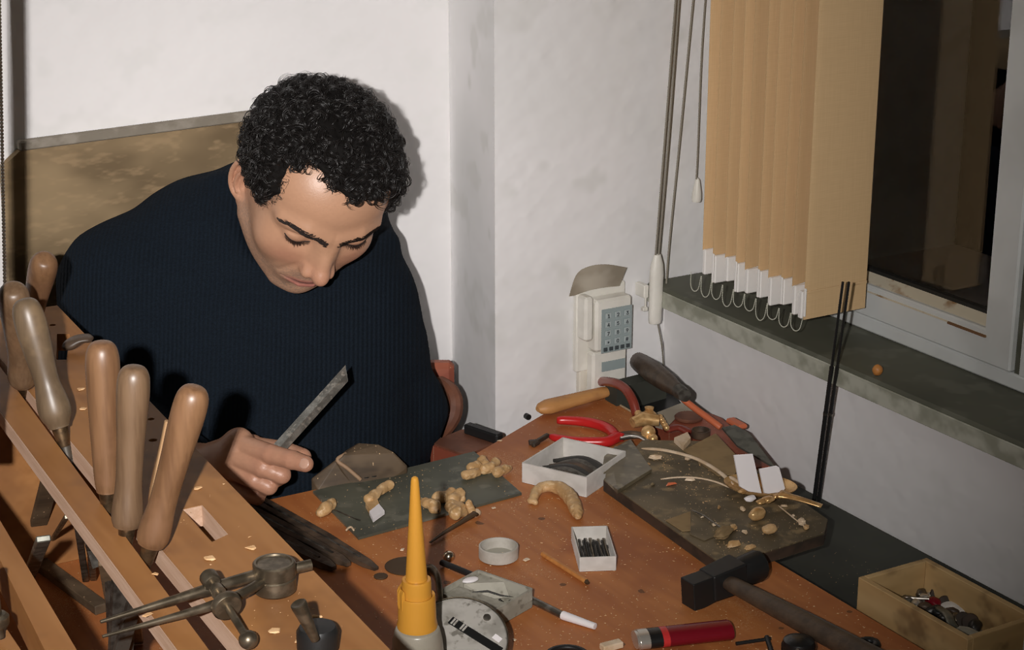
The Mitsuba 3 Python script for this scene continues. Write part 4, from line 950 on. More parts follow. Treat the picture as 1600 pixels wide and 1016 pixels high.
fa = [hp_(x, .0135 * r * math.cos(k * .5236), .003 + .0145 * r * math.sin(k * .5236)) for x, r in ((.63, .9), (.70, 1.0), (.95, 1.05), (.985, .95)) for k in range(12)]
part(Hm, 'face', hull(fa), 'black_iron', 40)
h0, h1 = at(1134, 908, BZ + .019), at(1385, 1040, BZ + .017)
hu = unit(h1 - h0)
n = 30; s = np.linspace(0, 1, n); wv_ = np.interp(s, [0, .012, .04, .2, .5, 1], [.003, .0055, .0085, .0095, .0115, .0125])
part(Hm, 'handle', tube(h0 - hu * .004 + (h1 - h0 + hu * .02) * s[:, None], wv_, 16, flat=((0, 0, 1), .8)), 'dark_handle', 40, label='grey brown wooden handle')
part(Hm, 'wedge', ball(h0 + (-.003, .002, .002), .0035, 2), 'tool_steel', True)
# tools showing at the lower edge right of the lighter
t = thing('square_wrench', 'thin dark T shaped key lying right of the lighter', 'key')
a, b = at(1150, 1006, BZ + .003), at(1204, 998, BZ + .003)
part(t, 'shaft', tube([a, b], .0016, 8), 'black_iron', 40); part(t, 'bar', tube([at(1198, 996, BZ + .003), at(1207, 1024, BZ + .003)], .0023, 8), 'black_iron', 40)
kc = at(1248, 1006, BZ + .014)
t = thing('round_stopper', 'round black stopper at the lower edge in front of the hammer handle', 'stopper')
part(t, 'knob', move(lathe([(0, 0), (.012, 0), (.0145, .003), (.0148, .012), (.013, .017), (.008, .0195), (0, .020)], 28), None, (kc[0], kc[1], BZ + .0004)), 'black_plastic', 40)
part(t, 'set_screw', ball((kc[0] - .009, kc[1] - .010, BZ + .0145), .0022, 2), 'tool_steel', True)
kc = at(1358, 1003, BZ + .006)
obj('iron_eyelet', move(lathe([(.004, 0), (.009, 0), (.0105, .003), (.009, .006), (.004, .006), (.004, 0)], 26), None, (kc[0], kc[1], BZ + .0004)), 'black_iron', 'small black iron ring beside the end of the hammer handle', 'ring', True)

# dark files lying against the rack
for i, (a, b, w, h, lab) in enumerate([((388, 776), (588, 889), .016, .007, 'long dark old file lying nearest the steel plate, its tip on the orange bench'),
                                       ((352, 782), (545, 882), .016, .009, 'dark old file lying second from the steel plate'),
                                       ((340, 800), (522, 888), .018, .010, 'blackened old file lying in the shadow of the rack plank')]):
    za = BZ + .006 + .001 * i
    p = np.array([at(*a, za), at(*b, BZ + .0042)]); d = p[1] - p[0]
    t = thing('old_file', lab, 'file')
    u = unit(d); x = unit(np.cross(u, [0, 0, 1])); Lf = np.linalg.norm(d)
    pts = [p[0] + u * s * Lf + x * sx * w / 2 * ww + np.array([0, 0, sz * h / 2 * hh]) for s, ww, hh in ((0, .55, .6), (.08, 1, 1), (.6, 1, 1), (.93, .62, .7), (1.0, .3, .4)) for sx in (-1, 1) for sz in (-1, 1)]
    part(t, 'blade', hull(pts), 'old_iron', False)
    part(t, 'ridge', tube([p[0] + u * .1 * Lf + (0, 0, h / 2), p[0] + u * .88 * Lf + (0, 0, h / 2 - .0012)], .0015, 6), 'blade_steel', False, label='worn shiny ridge')
# pliers
Pl = thing('pliers', 'pliers with red plastic grips lying behind the white box', 'pliers')
zp = BZ + .0068
up_g = spline([at(870, 657, zp), at(885, 657, zp), at(912, 659, zp), at(936, 664, zp), at(953, 672, zp), at(962, 683, zp)], 26)
lo_g = spline([at(860, 682, zp), at(875, 686, zp), at(902, 690, zp), at(930, 691, zp), at(950, 690, zp), at(966, 682, zp)], 26)
part(Pl, 'grip', tube(up_g, np.interp(np.linspace(0, 1, 26), [0, .06, .5, 1], [.0035, .0048, .0056, .0062]), 12), 'red_plastic', True)
part(Pl, 'grip', tube(lo_g, np.interp(np.linspace(0, 1, 26), [0, .06, .5, 1], [.003, .0042, .0056, .0062]), 12), 'red_plastic', True)
part(Pl, 'joint', tube(spline([at(955, 684, zp), at(968, 683, zp), at(974, 684, zp)], 8), [.006, .0062, .0062, .006, .0055, .005, .005, .004], 12), 'red_plastic', True)
part(Pl, 'jaw', tube(spline([at(966, 684, zp), at(985, 682, zp), at(1003, 684, zp), at(1022, 694, zp - .001)], 18), np.linspace(.0055, .002, 18), 8, flat=((0, 0, 1), .6)), 'tool_steel', 40, label='steel jaws')
part(Pl, 'jaw', tube(spline([at(966, 681, zp), at(985, 677, zp), at(1003, 679, zp), at(1026, 690, zp - .001)], 18), np.linspace(.0055, .002, 18), 8, flat=((0, 0, 1), .6)), 'old_iron', 40)
obj('bright_wire', tube(spline([at(970, 684, zp + .006), at(986, 681, zp + .0065), at(1000, 684, zp + .006), at(1014, 693, zp + .003)], 16), .0009, 6), 'bright_wire', 'short bright wire lying over the jaws of the red pliers', 'wire', True)
obj('tiny_pliers', cat([beam(at(826, 692, BZ + .003), at(842, 690, BZ + .004), .006, .005, .001), beam(at(838, 691, BZ + .004), at(856, 680, BZ + .005), .005, .005, .001), beam(at(832, 697, BZ + .002), at(842, 691, BZ + .003), .005, .004, .001)]), 'old_iron', 'small dark iron clip left of the red pliers', 'clip', False)

# brown stick, brass burner, hose, black tray
a, b = at(840, 640, BZ + .009), at(955, 610, BZ + .011)
n = 24; s = np.linspace(0, 1, n)
obj('flat_stick', tube(a + (b - a) * s[:, None], np.interp(s, [0, .04, .14, .9, .97, 1], [.004, .0085, .0115, .0085, .007, .003]), 14, flat=((0, 0, 1), .75)), 'stick_wood', 'flat orange brown wooden stick along the back edge of the bench', 'stick', 40)
t = thing('hose', 'dark red rubber hose bending down to the brass burner', 'hose')
hs = spline([at(921, 607, BZ + .008), at(938, 597, BZ + .018), at(958, 598, BZ + .034), at(976, 607, BZ + .036), at(988, 625, BZ + .028), at(995, 648, BZ + .014)], 34)
part(t, 'tube', tube(hs, .0055, 12), 'red_hose', True)
Bu = thing('brass_burner', 'shiny brass burner head with knobs behind the plywood board', 'burner')
bz = BZ + .010
part(Bu, 'barrel', tube([at(988, 661, bz + .002), at(1004, 655, bz + .004), at(1030, 657, bz + .003)], [.006, .0085, .0065], 14), 'brass', 40)
part(Bu, 'knob', move(lathe([(0, 0), (.0075, 0), (.009, .003), (.008, .008), (.0045, .011), (.0055, .015), (0, .017)], 20), None, at(1014, 656, bz)), 'brass', 40)
part(Bu, 'valve', ball(at(1013, 676, bz), .0082, 3), 'brass', True)
part(Bu, 'valve', ball(at(1020, 686, BZ + .006), .0058, 3), 'brass', True)
part(Bu, 'nozzle', tube([at(1006, 682, BZ + .006), at(1013, 690, BZ + .005)], .0035, 10), 'brass', 40)
for i in range(5): part(Bu, 'ridge', ball(at(1031 + i * 2.6, 652 + i * 4.2, BZ + .012 - i * .001), .0036, 2), 'brass', True)
part(Bu, 'inlet', tube([at(997, 646, bz + .008), at(1001, 657, bz + .005)], .0045, 12), 'brass', 40)
tb_ = [at(952, 604, BZ + .004), at(1040, 583, BZ + .004), at(1066, 620, BZ + .004), at(1008, 648, BZ + .004)]
obj('black_tray', prism([q[:2] for q in tb_], BZ - .0085 - ZT, ZT + .0004), 'black_plastic', 'flat black tray in the back corner behind the brass burner', 'tray', False)
obj('black_case', prism([at(x, y, BZ + .02)[:2] for x, y in ((946, 600), (1022, 581), (1042, 588), (964, 610))], .03, BZ - .0083), 'black_mat', 'low black case standing in the back corner under the intercom', 'case', False)
# red brown board beyond the burner with a grey strip and cups
zb_r = BZ - .012
obj('red_board', prism([at(x, y, zb_r + .012)[:2] for x, y in ((1012, 653), (1068, 629), (1128, 652), (1205, 726), (1130, 735), (1085, 700))], zb_r + .011 - ZT - .0005, ZT + .0004), 'red_vinyl', 'red brown board lying between the plywood board and the window wall', 'board', False)
gp = zb_r + .0115
obj('grey_paper', prism([at(x, y, gp)[:2] for x, y in ((1015, 650), (1066, 630), (1090, 641), (1078, 653), (1062, 648), (1038, 672), (1024, 668))], .0007, gp), 'paper', 'grey torn paper on the red brown board behind the brass burner', 'paper', False)
cc_ = at(1076, 655, gp); obj('brown_washer', move(lathe([(0, 0), (.016, 0), (.0165, .002), (.015, .0035), (0, .004)], 30), None, (cc_[0], cc_[1], gp + .001)), 'brown_leather', 'round brown leather pad lying on the grey torn paper', 'pad', 40)
obj('red_strap', tube(spline([at(1040, 672, gp + .004), at(1060, 668, gp + .004), at(1078, 676, gp + .003)], 14), .006, 10, flat=((0, 0, 1), .5)), 'red_hose', 'dark red oval strap beside the brass burner', 'strap', True)
cc_ = at(1095, 678, BZ + .004); obj('iron_cup', move(lathe([(0, 0), (.0095, 0), (.0105, .002), (.0105, .009), (.0095, .009), (.009, .003), (0, .003)], 26), None, (cc_[0], cc_[1], gp + .0005)), 'old_iron', 'small dark iron cup beside the brown card', 'cup', 40)

# trowel
Tr = thing('trowel', 'old trowel with a dark wooden handle propped up against the window wall', 'trowel')
ta, tb2 = atx(988, 558, XW - .03), at(1062, 612, BZ + .045)
n = 26; s = np.linspace(0, 1, n)
part(Tr, 'handle', tube(ta + (tb2 - ta) * s[:, None], np.interp(s, [0, .03, .15, .45, .75, .92, 1], [.004, .0085, .0115, .0135, .0115, .0085, .008]), 14), 'dark_handle', True)
part(Tr, 'ferrule', tube([tb2 - (tb2 - ta) * .01, tb2 + (tb2 - ta) * .1], [.0088, .0075], 14), 'blade_steel', 40)
tk, tc, td = at(1070, 626, BZ + .036), at(1126, 668, BZ + .016), at(1212, 731, BZ + .006)
part(Tr, 'neck', tube(spline([tb2 + (tb2 - ta) * .06, tk, tc], 12), .0038, 8), 'orange_metal', True, label='orange painted neck')
w1_, w2_ = at(1163, 672, BZ + .014), at(1128, 668, BZ + .012)
bl = [w2_, at(1148, 664, BZ + .014), at(1170, 676, BZ + .014), td, at(1152, 696, BZ + .008)]
part(Tr, 'blade', hull(bl + [q - (0, 0, .0022) for q in bl]), 'trowel_steel', False, label='pointed grey blade')
obj('rust_chip', beam(at(1140, 656, BZ + .009), at(1162, 668, BZ + .010), .012, .006, .002), 'orange_metal', 'small rusty orange lump by the trowel blade', 'lump', False)
# ------------------------------------------------------------ plywood board with resin, chips and the brass dish
BT = BZ + .0125
pb = [at(x, y, BT) for x, y in ((950, 737), (1010, 683), (1088, 690), (1240, 757), (1290, 822), (1184, 866), (1158, 882))]
pbp = [at(943, 750, BT), at(1004, 688, BT), at(1120, 690, BT), at(1293, 812, BT), at(1288, 834, BT), at(1130, 884, BT)]
g = sg.Polygon([q[:2] for q in pbp]).buffer(-.004).buffer(.004, 5)
t = thing('plywood_board', 'dirty plywood board sticky with resin and covered with scraps', 'board')
part(t, 'board', prism(g, .0125, BZ + .0003), 'pitch_board', False)
part(t, 'board_edge', prism(sg.Polygon(g.exterior, [g.buffer(-.0006).exterior]).buffer(.0004), .0108, BZ + .0008), 'pitch_board_edge', False, label='dark board edge')
BT += .0008
def flat(name, pts, h, m, label, cat_, z=None, lift=0.0, group=None, tilt=0.0):
    z = BT if z is None else z
    p = [at(x, y, z) for x, y in pts]; n_ = len(p)
    tp = [q + (0, 0, h + tilt * i / n_) for i, q in enumerate(p)]
    return obj(name, hull(p + tp), m, label, cat_, False, group=group)
flat('film_scrap', [(945, 752), (951, 707), (985, 690), (1018, 738), (965, 772)], .0012, 'grey_film', 'greyish plastic scrap lying on the left corner of the plywood board', 'film', tilt=.004)
flat('film_scrap', [(940, 742), (944, 716), (962, 700), (975, 730)], .0012, 'grey_film', 'small grey plastic flap between the white box and the plywood board', 'film', BZ + .0135, tilt=.003)
flat('brown_card', [(1068, 705), (1118, 679), (1160, 724), (1148, 742), (1122, 745)], .0014, 'brown_card', 'brown square card lying on the far side of the plywood board', 'card')
flat('pale_block', [(1053, 692), (1074, 683), (1079, 692), (1068, 705)], .006, 'bone', 'small pale wooden block between the burner and the brown card', 'block')
flat('veneer_scrap', [(1040, 814), (1079, 800), (1079, 830), (1066, 831)], .0008, 'brown_card', 'square brown veneer scrap on the near side of the plywood board', 'scrap')
flat('veneer_scrap', [(1081, 806), (1110, 822), (1120, 838), (1100, 846), (1078, 836)], .0008, 'pitch_board', 'dark veneer scrap right of the square brown one', 'scrap')
def strip(name, pts, r, m, label, zs, cat_='strip'):
    s = spline([at(x, y, z) for (x, y), z in zip(pts, zs)], 40)
    n_ = len(s); rr_ = np.full(n_, r) * np.clip(np.minimum(np.linspace(.5, 6, n_), np.linspace(6, .5, n_)), .4, 1)
    return obj(name, tube(s, rr_, 8, flat=((0, 0, 1), .6)), m, label, cat_, True)
strip('bone_strip', [(1003, 701), (1040, 704), (1085, 716), (1120, 735), (1146, 757)], .0026, 'bone', 'longer pale curved strip arching to the brass dish', (BT + .004, BT + .008, BT + .008, BT + .006, BT + .004))
strip('bone_strip', [(1032, 749), (1060, 746), (1090, 747), (1118, 753), (1142, 763)], .0014, 'bone', 'shorter thin curved strip below the longer one', (BT + .001, BT + .003, BT + .004, BT + .003, BT + .002))
strip('bone_strip', [(1140, 745), (1158, 756), (1166, 762)], .0026, 'bone', 'short pale rod end in the brass dish beside the tall tile', (BT + .014, BT + .013, BT + .012))
# the brass dish: a ladle with a long handle
Ds = thing('brass_ladle', 'brass ladle with a flat handle holding two white tiles on the plywood board', 'ladle')
dc = at(1188, 760, BT + .006); dr_ = np.linalg.norm(at(1133, 757, BT + .012) - dc) * .98
ang = math.atan2(RT[1], RT[0])
bowl = lathe([(0, 0), (.4, .012), (.72, .10), (.92, .32), (1.0, .52), (.985, .53), (.90, .36), (.70, .15), (.38, .06), (0, .045)], 44)
v = np.asarray(bowl.vertices) * (dr_, dr_ * .70, dr_ * .42)
part(Ds, 'bowl', tm(v @ rotz(ang - .32).T + (dc[0], dc[1], BT + .0004), bowl.faces), 'brass', True)
hs_ = spline([at(1218, 772, BT + .012), at(1250, 780, BT + .011), at(1284, 791, BT + .007)], 20)
part(Ds, 'handle', tube(hs_, np.interp(np.linspace(0, 1, 20), [0, .25, 1], [.009, .0058, .0042]), 10, flat=((0, 0, 1), .35)), 'brass', True)
def plate(name, pts, m, label, cat_='tile', th=.0022, yref=None, rc=0.0):
    p = np.array(pts); nrm = unit(np.cross(p[1] - p[0], p[2] - p[0])); nrm = nrm if nrm @ FW > 0 else -nrm
    return obj(name, hull(list(p) + list(p + nrm * th)), m, label, cat_, False)
base = at(1188, 776, BT + .010); ypl = base[1]
def stand(px, py, lean=.25):                       # a point on a plane leaning back through the ladle
    d = ray(px, py); n_ = unit([-.2, -1, lean * 1.8]); return C + d * ((base - C) @ n_) / (d @ n_)
plate('white_tile', [stand(x, y) for x, y in ((1147, 711), (1176, 709), (1190, 771), (1170, 768), (1156, 760))], 'white_tile', 'tall narrow white tile standing in the brass ladle')
plate('white_tile', [stand(x, y) + (0.003, -.001, 0) for x, y in ((1182, 733), (1208, 728), (1213, 731), (1222, 764), (1218, 769), (1196, 772), (1190, 771))], 'white_tile', 'broad white tile with rounded corners standing in the brass ladle')
for i, (x, y, r) in enumerate([(1172, 779, .0042), (1200, 781, .0046), (1216, 775, .004), (1190, 784, .0036), (1160, 768, .003)]):
    obj('brass_scrap', lump(at(x, y, BT + .011), (r * 1.5, r, r * .7), i + 30, .25), 'brass' if i else 'white_tile', ('white crumb lying in the ladle below the tall tile', 'brass scrap lying in the middle of the ladle', 'brass scrap lying at the handle end of the ladle', 'brass scrap at the front rim of the ladle', 'brass scrap at the left end of the ladle')[i], 'scrap', True)
obj('brass_bead', lump(at(1183, 803, BT + .006), (.0105, .0068, .0062), 51, .12, A=rotz(.2)), 'brass', 'bright brass bead below the ladle', 'bead', True)
obj('brass_bead', lump(at(1202, 827, BT + .004), (.0085, .0055, .0045), 52, .15), 'wax', 'rounded tan bead below the bright brass one', 'bead', True)
SCRAP = ['biggest tan scrap on the plywood board, just above the hammer head', 'heart shaped tan scrap at the near edge, right of the biggest scrap', 'upright pale sliver left of the tan bead on the plywood board', 'rounded tan scrap directly behind the biggest scrap',
         'dark resin lump left of the brown leaf shaped scrap', 'brown leaf shaped scrap lying behind the biggest scrap', 'tan scrap standing on end below the middle of the thin curved strip', 'tiny pale scrap left of the bright brass bead',
         'small pale scrap at the end of the bright wire curl', 'pale scrap at the right end of the plywood board beside the splinter', 'tiny pale scrap above the splinter at the right end of the board', 'tan scrap nearest the right corner of the plywood board',
         'rusty orange scrap under the thin curved strip', 'pale scrap between the small block and the longer curved strip', 'tan scrap lying on the plastic film at the left of the board', 'pale oval scrap under the left end of the longer curved strip',
         'pale curved scrap touching the thin strip beside the rusty one', 'dark resin scrap at the left end of the thin curved strip', 'small pale crumb above the dark veneer scrap', 'small pale crumb under the ladle handle']
for i, (x, y, r, a, m_) in enumerate([(1146, 852, .0085, .3, 'wax'), (1172, 858, .0052, .1, 'wax'), (1163, 832, .0045, 1.1, 'bone'), (1145, 828, .006, .6, 'wax'), (1117, 833, .006, .4, 'pitch_board'), (1130, 838, .011, .5, 'brown_card'),
        (1125, 795, .005, 1.4, 'wax'), (1160, 797, .004, 1.2, 'bone'), (1116, 820, .004, .5, 'bone'), (1253, 818, .006, .9, 'bone'), (1240, 806, .003, .9, 'bone'), (1260, 826, .004, .7, 'wax'), (1048, 758, .006, -.2, 'orange_metal'),
        (1075, 718, .004, .4, 'bone'), (1010, 727, .005, .2, 'wax'), (1024, 717, .006, -.6, 'bone'), (1078, 751, .0045, -.5, 'bone'), (1020, 758, .003, .5, 'pitch_board'), (1098, 808, .003, .3, 'bone'), (1225, 792, .003, -.7, 'bone')]):
    c_ = at(x, y, BT)
    if i % 2: msh = lump((c_[0], c_[1], BT + r * .33), (r * 1.15, r * .62, r * .45), 60 + i, .32, 2.2, A=rotz(a))
    else:
        r_ = np.random.default_rng(300 + i); n_ = 7; an = np.sort(r_.uniform(0, 6.28, n_)); q_ = np.stack([np.cos(an) * r * 1.2 * r_.uniform(.6, 1.1, n_), np.sin(an) * r * .7 * r_.uniform(.6, 1.1, n_)], 1)
        msh = move(hull([[x_, y_, 0] for x_, y_ in q_] + [[x_ * .7, y_ * .7, r * r_.uniform(.2, .6)] for x_, y_ in q_]), rotz(a), (c_[0], c_[1], BT + .0001))
    obj('resin_scrap', msh, m_, SCRAP[i], 'scrap', True if i % 2 else False)
strip('steel_wire', [(1081, 797), (1100, 806), (1120, 820), (1130, 826)], .0011, 'tool_steel', 'short bright wire curl on the near half of the plywood board', (BT + .001, BT + .003, BT + .002, BT + .002), 'wire')
strip('steel_wire', [(1216, 790), (1232, 803), (1248, 816), (1262, 827)], .0009, 'bone', 'thin pale splinter at the right end of the plywood board', (BT + .001, BT + .002, BT + .002, BT + .001), 'splinter')

# ------------------------------------------------------------ wooden box with odds and ends on the black side table
zB = ZT + .0005; hB = BZ + .018 - ZT
top_c = [at(x, y, zB + hB) for x, y in ((1341, 902), (1440, 867), (1600, 946), (1512, 1000))]
c0_, L0, W0, a0 = rect_from(top_c[0], top_c[3], top_c[1])
Bx = thing('wooden_box', 'open stained wooden box of odds and ends on the black side table', 'box')
A0 = rotz(a0); o3 = np.array([c0_[0], c0_[1], zB])
th = .0065
bl_ = lambda lo, hi: move(bx(lo, hi, .0006), A0, o3)
hl_, hw_ = L0 / 2, W0 / 2
part(Bx, 'side', bl_((-hl_, -hw_, 0), (hl_, -hw_ + th, hB)), 'box_wood', False)
part(Bx, 'side', bl_((-hl_, hw_ - th, 0), (hl_, hw_, hB)), 'box_wood', False)
part(Bx, 'end', bl_((-hl_, -hw_ + th + .0001, 0), (-hl_ + th, hw_ - th - .0001, hB)), 'box_wood_cross', False)
part(Bx, 'end', bl_((hl_ - th, -hw_ + th + .0001, 0), (hl_, hw_ - th - .0001, hB)), 'box_wood_cross', False)
part(Bx, 'bottom', bl_((-hl_ + th, -hw_ + th, .002), (hl_ - th, hw_ - th, .006)), 'box_wood', False)
def inb(px, py, z): return at(px, py, zB + z)
zi = hB - .028
obj('box_insert', bl_((-hl_ + th + .001, -hw_ + th + .001, .0062), (hl_ - th - .001, hw_ - th - .001, zi - .008)), 'grey_card', 'grey cloth filling the stained wooden box below the odds and ends', 'cloth', False)
bits = [(1432, 915, .0072, 'old_iron', 'disc'), (1449, 918, .0062, 'old_iron', 'disc'), (1466, 930, .0068, 'pitch_board_edge', 'disc'), (1477, 944, .0062, 'pitch_board_edge', 'disc'), (1446, 934, .004, 'chrome', 'bead'), (1455, 929, .0034, 'chrome', 'bead'),
        (1458, 943, .0065, 'lighter_red', 'bead'), (1420, 940, .0058, 'tool_steel', 'bead'), (1432, 945, .0055, 'chrome', 'bead'), (1444, 950, .0058, 'old_iron', 'bead'), (1408, 928, .006, 'needle_black', 'bead'), (1400, 927, .0045, 'needle_black', 'bead'),
        (1497, 951, .0085, 'white_card', 'shell'), (1504, 969, .006, 'pitch_board_edge', 'disc'), (1515, 972, .0065, 'pitch_board_edge', 'disc'), (1524, 979, .006, 'needle_black', 'bead'), (1509, 989, .0075, 'grey_card', 'shell'), (1478, 965, .006, 'needle_black', 'bead'),
        (1465, 956, .006, 'black_iron', 'bead'), (1456, 955, .005, 'needle_black', 'bead'), (1493, 966, .005, 'tool_iron', 'bead'), (1487, 957, .0052, 'old_iron', 'bead'), (1439, 927, .0045, 'tool_steel', 'bead')]
special = {4: 'bright metal bead directly below the largest brown button', 5: 'tiny bright bead between the two brown buttons', 7: 'grey metal bit at the left end of the glass tube', 8: 'bright metal bit under the glass tube', 9: 'brownish metal bit left of the dark red bead',
    10: 'black bit at the far left of the heap in the wooden box', 11: 'smaller black bit beside the one at the far left of the heap', 15: 'black bit at the near right end of the heap in the wooden box', 17: 'black bit under the grey strap', 18: 'black bit below the dark red bead', 19: 'small black bit left of the grey strap',
    20: 'grey metal bit right of the grey strap', 21: 'brown metal bit between the red bead and the white shell', 22: 'small grey bit left of the largest brown button', 2: 'brown button behind the dark red bead', 3: 'brown button left of the white shell piece', 13: 'left of two brown buttons below the white shell piece', 14: 'right of two brown buttons below the white shell piece', 6: 'dark red glass bead among the dark bits in the wooden box', 12: 'long white shell piece in the wooden box', 16: 'pale grey block at the near end of the heap in the wooden box', 0: 'large brown round button, farthest back in the wooden box', 1: 'brown round button right of the largest one in the wooden box'}
for i, (x, y, r, m_, kd) in enumerate(bits):
    r *= 1.25
    c_ = inb(x, y, zi - .002)
    if kd == 'disc': msh = move(lathe([(0, 0), (r * .9, 0), (r, r * .2), (r * .9, r * .4), (0, r * .45)], 22), rotz(ang) @ rotx(1.0 + .2 * math.sin(i)), c_)
    elif kd == 'shell': msh = lump(c_, (r * 1.5, r * .8, r * .45), 90 + i, .12, A=rotz(ang - .5))
    else: msh = lump(c_, (r * 1.1, r * .8, r * .75), 90 + i, .2, A=rotz(i * 1.3), sub=2)
    obj('odd_bit' if kd != 'disc' else 'button', msh, m_, special.get(i, 'small dark odd bit in the heap in the wooden box' if kd != 'disc' else 'brown round button among the odd bits in the wooden box'), 'button' if kd == 'disc' else 'odd bit', 40,
        group=None if i in special else ('odd bits in the wooden box' if kd != 'disc' else 'buttons in the wooden box'))
obj('glass_tube', tube([inb(1415, 934, zi + .002), inb(1452, 936, zi + .003)], .0015, 8), 'tool_steel', 'thin pale glass tube lying across the heap in the wooden box', 'tube', 40)
obj('grey_strap', tube(spline([inb(1466, 950, zi + .002), inb(1480, 960, zi + .004), inb(1488, 976, zi + .002), inb(1500, 987, zi - .002)], 16), .0045, 8, flat=((0, 0, 1), .4)), 'trowel_steel', 'grey curved strap lying across the heap in the wooden box', 'strap', True)
cw_ = at(1592, 990, BZ + .02)
obj('white_carton', obox((cw_[0] + .035, cw_[1] - .05, BZ + .02 - .033), rotz(a0), (.09, .07, .066), .001), 'white_card', 'white carton corner at the lower right edge of the photograph', 'carton', False)

# ------------------------------------------------------------ sawdust: crumbs strewn over bench, plate, board and plank
def strew(n, poly, z, smin_, smax_, seed):
    r = np.random.default_rng(seed); g_ = sg.Polygon([tuple(q[:2]) for q in poly]); x0_, y0_, x1_, y1_ = g_.bounds
    p = np.stack([r.uniform(x0_, x1_, 5 * n), r.uniform(y0_, y1_, 5 * n)], 1)
    import shapely
    keep = shapely.contains_xy(g_, p[:, 0], p[:, 1]); w_n = meshkit.fbm(np.c_[p * 22, p[:, :1] * 0], 3, 5); keep &= r.uniform(.25, .75, len(p)) < w_n * 1.05
    p = p[keep][:n]; s = r.uniform(smin_, smax_, len(p)) ** 1
    ov = np.array([[1, 0, 0], [0, 1, 0], [-1, 0, 0], [0, -1, 0], [0, 0, .6], [0, 0, -.2]], float); of = np.array([[0, 1, 4], [1, 2, 4], [2, 3, 4], [3, 0, 4], [1, 0, 5], [2, 1, 5], [3, 2, 5], [0, 3, 5]])
    a = r.uniform(0, 6.28, len(p)); k = r.uniform(.5, 1.3, (len(p), 1, 2))
    v = ov[None] * np.concatenate([k, np.ones((len(p), 1, 1))], 2) * s[:, None, None]
    c_, s_ = np.cos(a)[:, None], np.sin(a)[:, None]
    v = np.stack([v[..., 0] * c_ - v[..., 1] * s_, v[..., 0] * s_ + v[..., 1] * c_, v[..., 2] + .2 * s[:, None]], -1) + np.concatenate([p, np.full((len(p), 1), z)], 1)[:, None]
    return tm(v.reshape(-1, 3), (of[None] + 6 * np.arange(len(p))[:, None, None]).reshape(-1, 3))
bpoly = [at(x, y) for x, y in ((560, 850), (800, 780), (800, 730), (950, 640), (1000, 750), (1190, 870), (1400, 1000), (1300, 1100), (560, 1100))]
dust = cat([strew(1100, bpoly, BZ + .0001, .0004, .0011, 1), strew(90, [at(x, y, pz) for x, y in ((495, 772), (738, 714), (806, 772), (562, 838))], pz, .0003, .0009, 2),
            strew(260, [at(x, y, BT) for x, y in ((1010, 705), (1105, 715), (1270, 815), (1135, 872))], BT - .0006, .0003, .0010, 3),
            strew(60, [at(x, y, ZR) for x, y in ((150, 580), (540, 980), (400, 1010), (110, 600))], ZR, .0003, .0008, 4),
            strew(40, [at(x, y, ZT) for x, y in ((1230, 880), (1330, 850), (1380, 890), (1330, 930))], ZT + .0001, .0003, .0007, 5)])
k = obj('sawdust', dust, 'shaving', 'pale sawdust crumbs strewn over the bench and the things on it', 'sawdust', False); labels[k]['kind'] = 'stuff'
# ------------------------------------------------------------ the seated man
HS = 0.985                                                    # head frame: x to his left, y ahead, z up, origin between the ears, mm
HR = np.array([[0.9807, -0.1775, 0.0819], [-0.0756, -0.7306, -0.6786], [-0.1803, -0.6593, 0.73]])
HT = C + (np.array([0.78048, 1.74514, 1.19585]) - C) * HS
def hw(p): return (np.asarray(p, float) * (HS / 1000)) @ HR.T + HT          # head frame to room
def wh(p): return ((np.asarray(p, float) - HT) @ HR) * (1000 / HS)
MIR = np.array([-1, 1, 1.0])
def both(f, p): q = p.copy(); q[:, 0] = np.abs(q[:, 0]); return f(q)         # the left side's shape on both sides


def ear(p):
    """his left ear (x > 0)"""
    ex, ez = unit([.66, -.74, -.10]), unit([.10, -.16, .98]); ez = unit(ez - ex * (ex @ ez)); en = np.cross(ex, ez)   # along, up, across
    en = en if en[0] > 0 else -en
    c = np.array([57.0, 4, -1]); q = (p - c) @ np.stack([ex, ez, en], 1)      # u backward, v up, w outward
    ctr = np.array([13.0, 2, 3])
    d = sell(q, ctr + (0, 0, -1.5), (14, 26, 2.6))
    th_ = np.radians(np.linspace(150, -95, 18)); r_ = np.interp(np.linspace(0, 1, 18), [0, .6, 1], [1, 1, .9])
    helix = np.stack([13 + 15.5 * r_ * np.cos(th_), 4 + 27 * r_ * np.sin(th_), 5.0 + 0 * th_], 1)
    d = smin(d, schain(q, helix, np.interp(np.linspace(0, 1, 18), [0, .2, .8, 1], [2.4, 3.0, 2.6, 3.0])), 1.2)
    th2 = np.radians(np.linspace(110, -70, 10))
    d = smin(d, schain(q, np.stack([12 + 8.5 * np.cos(th2), 0 + 15 * np.sin(th2), 5.5 + 0 * th2], 1), np.full(10, 2.2)), 1.5)
    d = smax(d, -sell(q, (8, -2, 8), (7.0, 10.5, 9)), 1.5)
    d = smin(d, sell(q, (6, -23, 3.5), (7, 8.5, 4.0)), 5)
    d = smin(d, sell(q, (1, -3, 5.0), (4, 6, 3.5)), 3)
    return d


